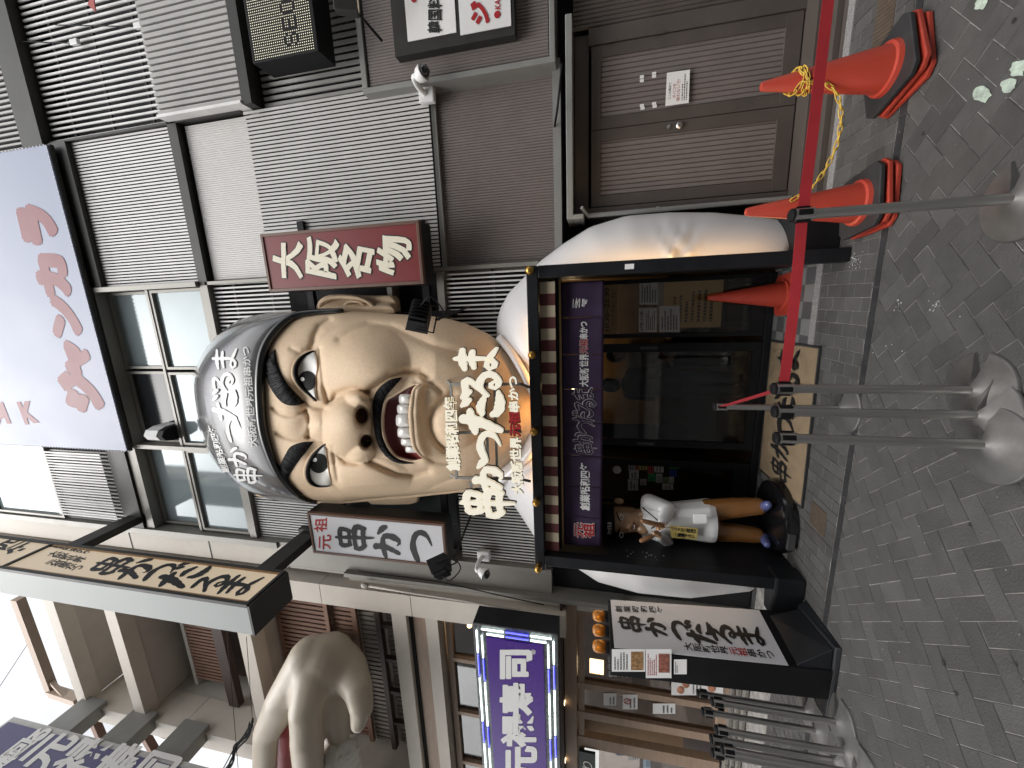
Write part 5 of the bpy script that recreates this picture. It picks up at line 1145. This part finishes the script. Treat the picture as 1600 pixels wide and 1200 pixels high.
tree('traffic_cone', '', 'cone', c2, lows, 'orange cones with orange bases')
# yellow plastic chain
cm = MB()
def linkring(c, d, roll, L=.030, W=.011, r=.0036):
    d = d.normalized(); a = d.cross(V(0, 0, 1) if abs(d.z) < .9 else V(1, 0, 0)).normalized(); b = d.cross(a); s = a*math.cos(roll)+b*math.sin(roll); pts = []
    for i in range(17):
        t = 2*math.pi*i/16; pts.append(c+d*(L*math.copysign(abs(math.cos(t))**.7, math.cos(t)))+s*(W*math.copysign(abs(math.sin(t))**.7, math.sin(t))))
    cm.tube(pts, r, 6, False)
def chainrun(pts, step=.043):
    n = max(2, int(sum((b-a).length for a, b in zip(pts, pts[1:]))/step)); P = resample(pts, n+1)
    for i in range(n): linkring((P[i]+P[i+1])/2, P[i+1]-P[i], (i % 2)*1.4+.2)
ca, cb = V(1.262, 3.02, 0), V(.545, 3.11, 0)
for k_, (z, r) in enumerate(((.60, .062), (.575, .066), (.545, .072))): chainrun([ca+V(r*math.cos(t), r*math.sin(t), z+.025*math.sin(t*1.0+k_)) for t in [2*math.pi*i/24 for i in range(25)]])
P = [ca+V(-.03, -.06, .57), V(1.20, 2.96, .44), V(1.1, 2.97, .36), V(.95, 2.99, .33), V(.8, 3.01, .35), V(.66, 3.03, .42), cb+V(.04, -.06, .53)]; chainrun(catmull(P, 6))
tag(cm.build('plastic_chain', M['chain'], smooth=True, fix=False), 'yellow plastic chain wound round one cone and strung to the next', 'chain')

# door mat
t = thing('door_mat', 'tan coir doormat with black brush characters in front of the doors', 'doormat', (-1.18, 3.9, 0))
d = MB(); d.hexa([V(-1.845, 3.51, .006), V(-.465, 3.545, .006), V(-.50, 4.40, .006), V(-1.88, 4.38, .006), V(-1.845, 3.51, .017), V(-.465, 3.545, .017), V(-.50, 4.40, .017), V(-1.88, 4.38, .017)]); d.build('coir', M['matm'], t)
d = MB(); E_ = [V(-1.855, 3.50, .012), V(-.455, 3.535, .012), V(-.49, 4.41, .012), V(-1.89, 4.39, .012)]
for a, b in zip(E_, E_[1:]+E_[:1]): d.bar(a, b, .02, .014)
d.build('rubber_edge', M['rubber'], t)
q = Q(V(-1.845, 3.51, .018), V(-.465, 3.545, .018), V(-.50, 4.40, .018), V(-1.88, 4.38, .018)); d = MB(); brush(d, MAIN, q, [(.04+i*.155, .25+(.05 if i % 2 else 0), .16, .44, .05) for i in range(6)], 1.05, h0=.002); d.build('black_lettering', M['ink'], t, fix=False)
# manhole covers and marks on the paving
t = thing('cover_plate', 'small rusty patterned cover plate set in the walkway bricks', 'cover plate', (-1.8, 3.25, 0)); c = [atZ(x, y, .004) for x, y in ((1259, 771), (1286, 748), (1288, 745), (1283, 799))]
d = MB(); d.box(-1.93, -1.72, 3.17, 3.38, -.004, .004)
for k_ in range(9):
    for j in range(9): d.bar(V(-1.915+k_*.0225, 3.185+j*.0225, .005), V(-1.900+k_*.0225, 3.200+j*.0225, .005), .005, .004)
d.build('plate', M['rusty'], t)
t = thing('drain_cover', 'rusty rectangular drain cover behind the chained cone stack', 'cover plate', (1.75, 3.3, 0)); d = MB(); d.box(1.5, 2.2, 3.22, 3.4, -.004, .004)
for k_ in range(28):
    d.bar(V(1.51+k_*.0245, 3.23, .005), V(1.53+k_*.0245, 3.39, .005), .006, .004)
d.build('plate', M['rusty'], t)
PM = mat("worn_green_white_paint", (.42, .50, .42), .8, 0, .3, 40, grime=.7, gcol=(.1, .1, .095))
def splat(c, r, n=14, sq=1, rz=0):
    P = []
    for i in range(n):
        a = 2*math.pi*i/n; k_ = r*random.uniform(.65, 1.1); x, y = k_*math.cos(a), k_*sq*math.sin(a); P.append((c.x+x*math.cos(rz)-y*math.sin(rz), c.y+x*math.sin(rz)+y*math.cos(rz), .0035))
    return P
for i, (x, y, r, sq) in enumerate(((1537, 147, .065, .45), (1578, 133, .05, .55), (1592, 108, .05, .6), (1534, 4, .05, .5))):
    d = MB(); P = splat(atZ(x, y), r, 16, sq, .9); d.prism(P, (0, 0, .0012)); o = d.build('paint_patch', PM); tag(o, ('worn pale green paint patch farthest from the others, by the cones', 'worn green paint patch nearest the frame corner stanchion', 'worn green paint patch touching another, by the belt stanchion', 'small green paint patch at the paving edge')[i], 'paint mark', 'worn paint marks on the paving')
d = MB(); WS = mat("white_spatter", (.5, .5, .49), .8, 0, .3, 40)
for c, n, s in (((1335, 408), 40, .035), ((1402, 477), 10, .02), ((1463, 475), 16, .02), ((1385, 545), 4, .05)):
    for _ in range(n):
        p = atZ(*c)+V(random.gauss(0, s), random.gauss(0, s), 0); d.prism(splat(p, random.uniform(.0015, .006), 9), (0, 0, .0006))
for _ in range(260):
    p = V(random.uniform(-6, 3), random.uniform(.6, 3.6), 0); d.prism(splat(p, random.uniform(.001, .0035), 6), (0, 0, .0005))
tag(d.build('pale_droppings', WS), 'scattered pale specks and chewing gum on the paving', 'specks', kind='stuff')
d = MB(); GM = mat("dark_gum", (.022, .021, .02), .7, 0, .3, 40)
for _ in range(40):
    p = V(random.uniform(-6, 3), random.uniform(.6, 2.9), 0); d.prism(splat(p, random.uniform(.006, .016), 9), (0, 0, .0005))
tag(d.build('dark_stains', GM), 'scattered dark gum stains on the paving', 'stains', kind='stuff')

# ---------------------------------------------------------------- chef statue in the doorway
sb = thing('chef_statue', 'painted chef statue in white coat and brown trousers holding two skewers', 'statue', (-2.17, 3.86, 0))
D0 = 3.86
def sp(x, y, o=0): return atY(x, y, D0-o)
SK = mat("statue_skin", (.45, .27, .15), .22, 0, .08, 8, coat=.5); SWT = mat("statue_white", (.80, .80, .79), .2, 0, .04, 4, coat=.6); SBR = mat("statue_brown", (.27, .12, .035), .2, 0, .1, 4, coat=.6)
MB().lathe([(.34, .005), (.345, .06), (.33, .10), (.30, .115), (.001, .12)], (-2.13, 3.84, 0), 40).build('base', M['blackgloss'], sb, smooth='auto')
MB().box(-2.28, -2.12, 3.49, 3.52, .03, .09).build('plaque', M['grate'], sb, bevel=.004)
hd = blob('head', [(sp(985, 812), .135, sp(968, 812), .145), (sp(1000, 822, .06), .085, sp(1004, 826, .09), .062), (sp(1012, 806), .09, sp(1000, 808), .09), (sp(983, 822, .15), .03, sp(978, 823, .13), .026), (sp(986, 818, .135), .022, sp(986, 828, .135), .022)], SK, sb, .009, 4)
MB().ball(sp(967, 783, -.02), .035, .02, .055).build('ear', SK, sb, smooth=True); MB().ball(sp(968, 841, -.02), .02, .02, .05).build('ear', SK, sb, smooth=True)
c = sp(950, 812); d = MB(); d.lathe([(.146, -.045), (.15, 0), (.148, .05), (.12, .085), (.06, .10), (.001, .103)], (c.x-.005, c.y+.01, c.z-.02), 28); cp = d.build('cap', M['black2'], sb, smooth='auto')
d = MB(); cpx, cpy, cpz = c.x-.005, c.y+.01, c.z-.02
def capw(s, t, h=0): a = -math.pi/2-.55+1.1*s-.15; rr = .150+h; return V(cpx+rr*math.cos(a), cpy+rr*math.sin(a), cpz-.015+.05*t)
word(d, MAIN, capw, .04, h0=.003); d.build('cap_lettering', M['white'], cp, fix=False)
# spectacles, brows, mouth
g_ = MB()
for y_ in (808, 836): cc = sp(971, y_, .145); g_.tube([cc+V(.030*math.cos(a*.3), 0, .018*math.sin(a*.3)) for a in range(22)], .004, 6)
g_.build('spectacles', M['white'], sb, smooth=True)
d = MB()
for a, b in (((963, 800), (969, 814)), ((969, 824), (964, 838))): d.tube([sp(*a, .145), sp((a[0]+b[0])/2, (a[1]+b[1])/2, .158), sp(*b, .15)], [.004, .008, .005], 8)
d.build('eyebrow', M['black2'], sb, smooth=True)
d = MB(); c = sp(990, 821, .125); d.ball(c, .04, .03, .022); d.build('mouth', M['mouth'], sb, smooth=True); d = MB(); d.box(c.x-.024, c.x+.024, c.y-.034, c.y-.02, c.z-.012, c.z+.003); d.build('teeth', M['tooth'], sb, bevel=.004)
jk = blob('coat', [(sp(1022, 812), .165, sp(1060, 812), .185), (sp(1060, 812), .185, sp(1100, 813), .215), (sp(1100, 813), .215, sp(1106, 813), .22), (sp(1012, 785), .075, sp(1012, 838), .065), (sp(1014, 784), .085, sp(1045, 795, .08), .072), (sp(1045, 795, .08), .072, sp(1036, 815, .24), .05), (sp(1016, 843), .07, sp(1043, 847, .08), .06), (sp(1043, 847, .08), .06, sp(1030, 838, .24), .045)], SWT, sb, .010, 4)
bm = bmesh.new(); bm.from_mesh(jk.data); zc = sp(1112, 812).z; bmesh.ops.bisect_plane(bm, geom=bm.verts[:]+bm.edges[:]+bm.faces[:], plane_co=(0, 0, zc), plane_no=(0, 0, -1), clear_outer=True); bm.to_mesh(jk.data); bm.free()
d = MB(); P = [sp(1083, 802, .215), sp(1083, 817, .235), sp(1104, 817, .24), sp(1104, 802, .225)]; d.prism(P, (0, -.012, 0)); d.build('pocket', SWT, sb, bevel=.004)
d = MB(); d.tube(catmull([sp(1004, 793, .06), sp(1012, 800, .13), sp(1022, 808, .175), sp(1030, 815, .19)], 6), .006); d.tube(catmull([sp(1006, 832, .06), sp(1014, 828, .13), sp(1026, 820, .18)], 6), .006); d.build('collar_piping', M['black2'], sb, smooth=True)
blob('trousers', [(sp(1105, 798), .115, sp(1150, 793), .10), (sp(1150, 793), .10, sp(1184, 791), .085), (sp(1105, 828), .115, sp(1150, 832), .095), (sp(1150, 832), .095, sp(1182, 836), .08), (sp(1100, 812), .12, sp(1105, 814), .12)], SBR, sb, .011, 4)
BLU = mat("statue_blue", (.10, .12, .28), .15, 0, .1, 4, coat=.6)
for y_, dx in ((792, .02), (840, -.05)): blob('shoe', [(sp(1194, y_, .02), .052, sp(1194, y_, .12)+V(dx, 0, -.02), .045), (sp(1194, y_, .12)+V(dx, 0, -.02), .045, sp(1194, y_, .16)+V(dx*1.4, 0, -.03), .036)], BLU, sb, .009, 3)
def fist(c, s, ax):
    L_ = [(c, .034, c+V(.02*s, .02, -.02), .032)]
    for k_ in range(4):
        o = ax*((k_-1.5)*.019); r = .0115-.001*abs(k_-1.5); L_ += [(c+o+V(-.012*s, -.012, .018), r, c+o+V(-.02*s, -.036, .012), r), (c+o+V(-.02*s, -.036, .012), r, c+o+V(-.002*s, -.042, -.010), r*.9), (c+o+V(-.002*s, -.042, -.01), r*.9, c+o+V(.014*s, -.030, -.018), r*.85)]
    L_ += [(c+V(.012*s, -.01, .02), .013, c+V(-.004*s, -.038, .034), .0105), (c+V(-.004*s, -.038, .034), .0105, c+V(-.022*s, -.046, .030), .009)]
    return blob('hand', L_, SK, sb, .0045, 2)
fist(sp(1033, 820, .27), 1, V(.55, 0, -.8)); fist(sp(1026, 834, .29), -1, V(.55, 0, .8))
SAU = mat("fried_skewer", (.26, .13, .06), .4, 0, .35, 25, bump=.4, bs=60)
for a, b in (((1001, 813, .36), (1040, 823, .30)), ((999, 846, .37), (1022, 836, .32))):
    a, b = sp(*a), sp(*b); d = MB(); d.tube([a.lerp(b, t) for t in (0, .05, .2, .5, .8, .95, 1)], [.008, .018, .023, .024, .022, .016, .006], 12); k_ = d.build('skewer', SAU, sb, smooth=True); MB().tube([b, b.lerp(a, -.45)], .004).build('stick', M['wood_t'], k_)
t = thing('sauce_card', 'yellow card with black print hanging on the chef statue', 'card', sp(1068, 832, .27)); q = Q(sp(1049, 841, .235), sp(1045, 822, .27), sp(1090, 827, .255), sp(1089, 843, .23)); q = Q(sp(1089, 843, .25), sp(1090, 826, .27), sp(1046, 821, .28), sp(1049, 840, .25))
d = MB(); d.prism([q(0, 0), q(1, 0), q(1, 1), q(0, 1)], (0, .004, 0)); d.build('card', mat("yellow_card", (.55, .43, .14), .4, 0, .06, 6), t)
d = MB()
# two vertical print columns, as on the card
word(d, 'ソースの二度漬け', lambda s, u, h=0: q(.55+.40*s, .05+.9*u, h), .03, vertical=True); word(d, 'ご遠慮下さい', lambda s, u, h=0: q(.08+.40*s, .10+.75*u, h), .03, vertical=True); d.build('print', M['ink'], t, fix=False)

# ---------------------------------------------------------------- people behind the glass
def person(label, x, y, H, coat, trous, hairm, turn):
    t = thing('person', label, 'person', (x, y, 0)); k_ = H/1.7; c_, s_ = math.cos(turn), math.sin(turn)
    def p(a, b, z): return V(x+(a*c_-b*s_)*k_, y+(a*s_+b*c_)*k_, z*k_+.005)
    PSK = M['skinp']
    body = [(p(0, 0, 1.57), .085, p(0, -.02, 1.50), .07), (p(0, 0, 1.47), .05, p(0, 0, 1.38), .055), (p(0, 0, 1.3), .13, p(0, 0, .95), .12), (p(-.16, 0, 1.34), .06, p(.16, 0, 1.34), .06)]
    for s in (-1, 1): body += [(p(.17*s, 0, 1.34), .055, p(.21*s, .0, 1.05), .045), (p(.21*s, 0, 1.05), .045, p(.17*s, -.16, .88), .035), (p(.17*s, -.16, .88), .03, p(.15*s, -.21, .84), .035), (p(.09*s, 0, .9), .085, p(.10*s, -.01, .48), .06), (p(.10*s, -.01, .48), .058, p(.10*s, .01, .08), .04), (p(.10*s, .01, .05), .04, p(.11*s, -.13, .035), .03)]
    blob('body', body, PSK, t, .016, 3)
    co_ = [(p(0, 0, 1.3), .155, p(0, 0, .85), .155), (p(-.16, 0, 1.34), .08, p(.16, 0, 1.34), .08)]
    for s in (-1, 1): co_ += [(p(.18*s, 0, 1.34), .075, p(.22*s, 0, 1.05), .065), (p(.22*s, 0, 1.05), .062, p(.175*s, -.14, .90), .05)]
    blob('coat', co_, coat, t, .016, 3)
    blob('trousers', [q_ for s in (-1, 1) for q_ in ((p(.09*s, 0, .9), .11, p(.10*s, -.01, .48), .085), (p(.10*s, -.01, .48), .085, p(.10*s, .01, .1), .07))], trous, t, .016, 3)
    blob('hair', [(p(0, .02, 1.61), .093, p(0, .03, 1.55), .09)], hairm, t, .014, 3)
    d = MB()
    for s in (-1, 1): d.ball(p(.033*s, -.078, 1.575), .009)
    d.build('eyes', M['blackgloss'], t, smooth=True)
    return t
M['skinp'] = mat("warm_skin", (.38, .24, .16), .5, 0, .06, 8)
person('person with dark hair and a tan top standing inside behind the sliding door', -.78, 5.5, 1.62, mat("tan_top", (.16, .115, .07), .8), mat("dark_skirt", (.02, .02, .025), .8), M['hair'], .6)
person('person in a black coat and dark jeans waiting inside behind the sliding door', -1.08, 5.0, 1.70, mat("black_coat", (.012, .011, .011), .8), mat("dark_jeans", (.012, .016, .03), .8), M['hair'], 2.6)

# ---------------------------------------------------------------- giant hand with sushi
gh = thing('giant_hand_sculpture', 'giant pale hand sculpture pinching tuna sushi on the beige facade', 'sculpture', (-4.8, 4.2, 4.9))
HS = mat("hand_paint", (.47, .41, .325), .4, 0, .06, 2.5, grime=.25, gcol=(.33, .27, .2), bump=.08, bs=20)
h = atY
blob('hand', [(h(508, 1035, 3.65), .35, h(530, 1042, 3.7), .31), (h(515, 1030, 3.7), .33, h(500, 1040, 4.3), .36), (h(515, 1072, 3.75), .29, h(490, 1060, 3.6), .28),
   (h(485, 1030, 3.6), .29, h(443, 1092, 3.42), .225), (h(443, 1092, 3.42), .225, h(421, 1140, 3.36), .195), (h(421, 1140, 3.36), .20, h(417, 1225, 3.34), .18), (h(417, 1225, 3.34), .18, h(430, 1300, 3.3), .15),
   (h(492, 1055, 3.5), .28, h(479, 1108, 3.28), .215), (h(479, 1108, 3.28), .21, h(480, 1150, 3.22), .195), (h(480, 1150, 3.22), .205, h(484, 1235, 3.2), .17), (h(484, 1235, 3.2), .17, h(490, 1290, 3.25), .13),
   (h(545, 1048, 3.7), .25, h(560, 1078, 3.52), .18), (h(560, 1078, 3.52), .18, h(565, 1105, 3.42), .15), (h(565, 1105, 3.42), .15, h(560, 1131, 3.35), .10),
   (h(522, 1072, 3.68), .28, h(525, 1115, 3.62), .205), (h(525, 1115, 3.62), .20, h(530, 1150, 3.6), .15)], HS, gh, .035, 4)
tu = blob('tuna_slice', [(h(448, 1136, 3.45), .15, h(450, 1300, 3.40), .18), (h(455, 1150, 3.6), .14, h(458, 1300, 3.6), .17)], mat("tuna_red", (.26, .045, .05), .35, 0, .25, 4, bump=.2, bs=10), gh, .03, 3)
ra, rb = h(531, 1176, 3.55), h(537, 1310, 3.5); rc = [(ra, .25, rb, .30)]; rdir = (rb-ra).normalized()
for _ in range(420):
    tt = random.uniform(-.12, 1); a = ra.lerp(rb, max(0, tt)); n_ = (V(random.gauss(0, 1), random.gauss(-.5, 1), random.gauss(0, 1))+(-rdir*1.2 if tt < 0 else V(0, 0, 0))).normalized(); a = a+n_*.25
    v_ = n_.cross(V(random.gauss(0, 1), random.gauss(0, 1), random.gauss(0, 1))).normalized()*.045; rc.append((a-v_, .03, a+v_, .03))
blob('rice', rc, mat("rice_white", (.72, .70, .66), .5, 0, .06, 6), gh, .014, 2)

# ---------------------------------------------------------------- cameras, spotlights, lamp, pipes, wires
def domecam(label, x, y, Y, Yw, flip):
    c = atY(x, y, Y); t = thing('security_camera', label, 'camera', c, 'white dome cameras'); s = flip
    d = MB(); d.box(c.x-.07*1-.05*s, c.x+.07-.05*s, Yw-.07, Yw, c.z-.04, c.z+.12); d.build('junction_box', M['camwhite'], t, bevel=.012)
    d = MB(); b_ = V(c.x-.05*s, Yw-.06, c.z+.05); d.tube(catmull([b_, b_+V(.03*s, -.08, .03), c+V(0, .02, .07), c+V(0, 0, .03)], 5), .026, 14); d.build('bracket_arm', M['camwhite'], t, smooth=True)
    ax = V(.25*s, -.35, -.9).normalized(); d = MB(); d.lathe([(.02, -.05), (.04, -.035), (.062, 0), (.072, .045), (.070, .055), (.055, .055)], c, 26, ax); d.build('housing', M['camwhite'], t, smooth='auto')
    d = MB(); d.lathe([(.053, .05), (.050, .075), (.036, .10), (.001, .112)], c, 24, ax); d.build('dome', M['blackgloss'], t, smooth=True)
domecam('white dome security camera beside the taupe box at the right', 656, 118, 3.84, 4.12, 1); domecam('white dome security camera under the white box sign at the left', 753, 893, 3.85, 4.12, -1)
def spot(label, c, m, aim):
    t = thing('spotlight', label, 'spotlight', c, 'black spotlights lighting the head'); aim = Vector(aim).normalized(); sx_ = aim.cross(V(0, 0, 1)).normalized(); up = sx_.cross(aim)
    def P(a, b, e): return c+sx_*a*1.2+aim*b*1.2+up*e*1.2
    d = MB(); d.hexa([P(-.085, -.06, -.065), P(.085, -.06, -.065), P(.10, .06, -.08), P(-.10, .06, -.08), P(-.085, -.06, .065), P(.085, -.06, .065), P(.10, .06, .08), P(-.10, .06, .08)])
    for k_ in range(6): a = -.07+.028*k_; d.hexa([P(a, -.09, -.055), P(a+.01, -.09, -.055), P(a+.01, -.061, -.055), P(a, -.061, -.055), P(a, -.09, .055), P(a+.01, -.09, .055), P(a+.01, -.061, .055), P(a, -.061, .055)])
    d.build('housing', M['black2'], t, bevel=.004); d = MB(); d.quad(P(-.09, .0615, -.07), P(.09, .0615, -.07), P(.09, .0615, .07), P(-.09, .0615, .07)); d.build('lens', M['oppw'], t)
    d = MB(); d.tube([P(-.11, 0, 0), P(-.11, 0, -.12), P(.11, 0, -.12), P(.11, 0, 0)], .008); d.tube([P(0, 0, -.12), m], .012); d.tube(catmull([P(.03, -.08, .0), P(.07, -.16, -.06), P(.02, -.1, -.16), P(0, 0, -.14)], 5), .006); d.build('bracket', M['black2'], t, smooth='auto')
spot('black spotlight on a bracket in front of the chef cheek', atY(655, 494, 3.1), atY(732, 480, 4.1), (-.45, .6, .35)); spot('black spotlight on a long arm below the white box sign', atY(688, 884, 3.2), atY(738, 800, 4.1), (.55, .6, .45))
t = thing('wall_lamp', 'half round white wall lamp in the shaded upper window', 'wall lamp', (-1.66, 4.2, 7.9)); c = atY(257, 678, 4.02)
d = MB(); pr = [(c.x-.10, 4.235), (c.x-.10, 4.05), (c.x-.07, 3.95), (c.x+.0, 3.91), (c.x+.07, 3.95), (c.x+.10, 4.05), (c.x+.10, 4.235)]; d.prism([(a, b, c.z-.0) for a, b in pr], (0, 0, .22)); d.build('shade', M['camwhite'], t); d = MB(); d.prism([(a, b, c.z-.10) for a, b in pr], (0, 0, .098)); d.build('base', M['black2'], t)
d = MB(); P = [atY(570, 915, 4.02), atY(640, 926, 4.02), atY(720, 938, 4.02), atY(812, 954, 4.02)]; d.tube(P, .014, 10); d.ball(P[0], .04, .03, .06); tag(d.build('conduit_pipe', M['beige_d'], smooth=True), 'thin beige conduit running down the beige column', 'pipe')
d = MB(); d.tube(catmull([atY(560, 893, 4.0), atY(640, 903, 4.0), atY(700, 912, 4.03), atY(780, 930, 4.03), atY(850, 945, 4.05)], 6), .007, 6); tag(d.build('black_cable', M['black2'], smooth=True), 'sagging black cable along the beige column edge', 'cable')
d = MB(); d.tube(catmull([atY(878, 100, 3.82), atY(874, 140, 3.82), atY(871, 170, 3.95), atY(866, 200, 4.15)], 6), .01, 6); tag(d.build('black_cable', M['black2'], smooth=True), 'short black cable under the corner of the taupe box', 'cable')
for i, (a, b) in enumerate((((0, 1072, 6.0), (55, 988, 9.0)), ((355, 990, 3.9), (372, 1200, 3.6)), ((385, 995, 3.9), (402, 1230, 3.6)))):
    d = MB(); d.tube([atY(*a), atY(*b)], (.009 if i == 0 else .004), 6); tag(d.build('overhead_wire', M['black2']), ('thin wire crossing the white sky', 'wire hanging in front of the upper beige bay', 'short wire beside the giant hand')[i], 'wire')
d = MB(); 
for k_ in range(6): u_ = lambda s: random.uniform(-s, s); d.tube(catmull([atY(392+u_(4), 1126+u_(5), 3.75), atY(384+u_(6), 1150+u_(4), 3.72), atY(368+u_(4), 1168+u_(6), 3.72), atY(362+u_(7), 1190+u_(4), 3.7), atY(346+u_(7), 1215, 3.7), atY(340+u_(9), 1250, 3.7)], 6), random.uniform(.008, .016), 6)
tag(d.build('cable_bundle', M['black2'], smooth=True), 'bundle of black cables by the giant hand fingers', 'cables')
# tan steel frame on the neighbour's roof against the sky
t = thing('roof_frame', 'tan steel frame standing over the beige roof against the sky', 'frame', (-6.5, 6, 11.5)); TS = mat("tan_steel", (.36, .27, .2), .5, .1, .1, 4); d = MB(); a, b, c = atY(28, 935, 5.2), atY(82, 1080, 5.2), atY(125, 1094, 5.0)
d.bar(a, b, .16, .2); d.bar(b, c, .16, .2); d.bar(b+V(.3, 0, -.1), c+V(-.1, 0, .4), .08, .08); d.build('beam', TS, t)
t = thing('brown_lattice', 'brown steel lattice behind the grey sign arms', 'frame', (-8, 6.5, 9)); d = MB()
for a, b in (((152, 1112), (200, 1126)), ((145, 1120), (160, 1155)), ((225, 1130), (262, 1146)), ((222, 1140), (245, 1180))): d.bar(atY(*a, 5.6), atY(*b, 5.6), .16, .16)
d.build('bar', M['wood'], t)
t = thing('rear_tower', 'pale distant building glimpsed behind the sign arms', 'building', (-14, 14, 0)); MB().box(-26, -13.5, 12, 15, 0, 13).build('wall', M['camwhite'], t)
# small red flag and pink ribbon caught on the facades
for i, (x, y, Y) in enumerate(((332, 1016, 5.0), (146, 4, 4.0))):
    c = atY(x, y, Y); d = MB(); d.prism([c+V(-.09, 0, 0), c+V(.09, 0, -.02), c+V(.0, 0, .09)], (0, .01, 0)); tag(d.build('red_pennant', mat("pink_red_cloth", (.42, .10, .09), .7)), ('small red pennant on the plank screen', 'small red pennant on the upper slats')[i], 'pennant')
for i, (x, y) in enumerate(((117, 66), (217, 40))):
    t = thing('wire_clip', ('white wire clip on the louvres, farther from the matrix sign', 'white wire clip on the louvres, nearer the matrix sign')[i], 'clip', atY(x, y, 4.1), 'wire clips on the louvres'); c = atY(x, y, 4.1); d = MB(); d.box(c.x-.03, c.x+.03, c.y-.02, c.y+.02, c.z-.06, c.z+.06); d.build('body', M['camwhite'], t, bevel=.01); d = MB(); d.tube([c+V(0, 0, .06), c+V(.2, 0, 1.2)], .006, 6); d.build('wire', M['black2'], t)
# notice on the steel door
notice('no_smoking_notice', 'white no smoking notice on the ribbed steel door', 'notice', yq(1041, 1077, 165, 109, 4.19) if False else Q(atY(1076, 161, 4.19), atY(1078, 109, 4.19), atY(1042, 114, 4.19), atY(1039.5, 166, 4.19)), (('ここの周辺で', (.18, .78, .70, .90)), ('お願い', (2, 2, 2.1, 2.1)))[:1], 3, t0=.06, t1=.34)
q = Q(atY(1076, 161, 4.188), atY(1078, 109, 4.188), atY(1042, 114, 4.188), atY(1039.5, 166, 4.188)); d = MB(); 
for s, a in (('タバコを', (.20, .56, .66, .72)), ('吸わないで!', (.10, .38, .86, .55))): word(d, s, lambda u, v, h=0, a=a: q(lerp(a[0], a[2], u), lerp(a[1], a[3], v), h), .01)
no = [o for o in bpy.data.objects if o.name == 'no_smoking_notice'][0]
d.build('red_print', mat("pink_red_print", (.45, .16, .15), .6), no, fix=False)
d = MB()
for x, y in ((1003, 120), (1003, 126), (1022, 115), (1022, 119), (1003, 165), (1004, 169), (1022, 162), (1023, 166)): c = atY(x, y, 4.209); d.box(c.x-.012, c.x+.012, 4.207, 4.212, c.z-.018, c.z+.018)
d.build('tape_remains', M['paper'], l2)
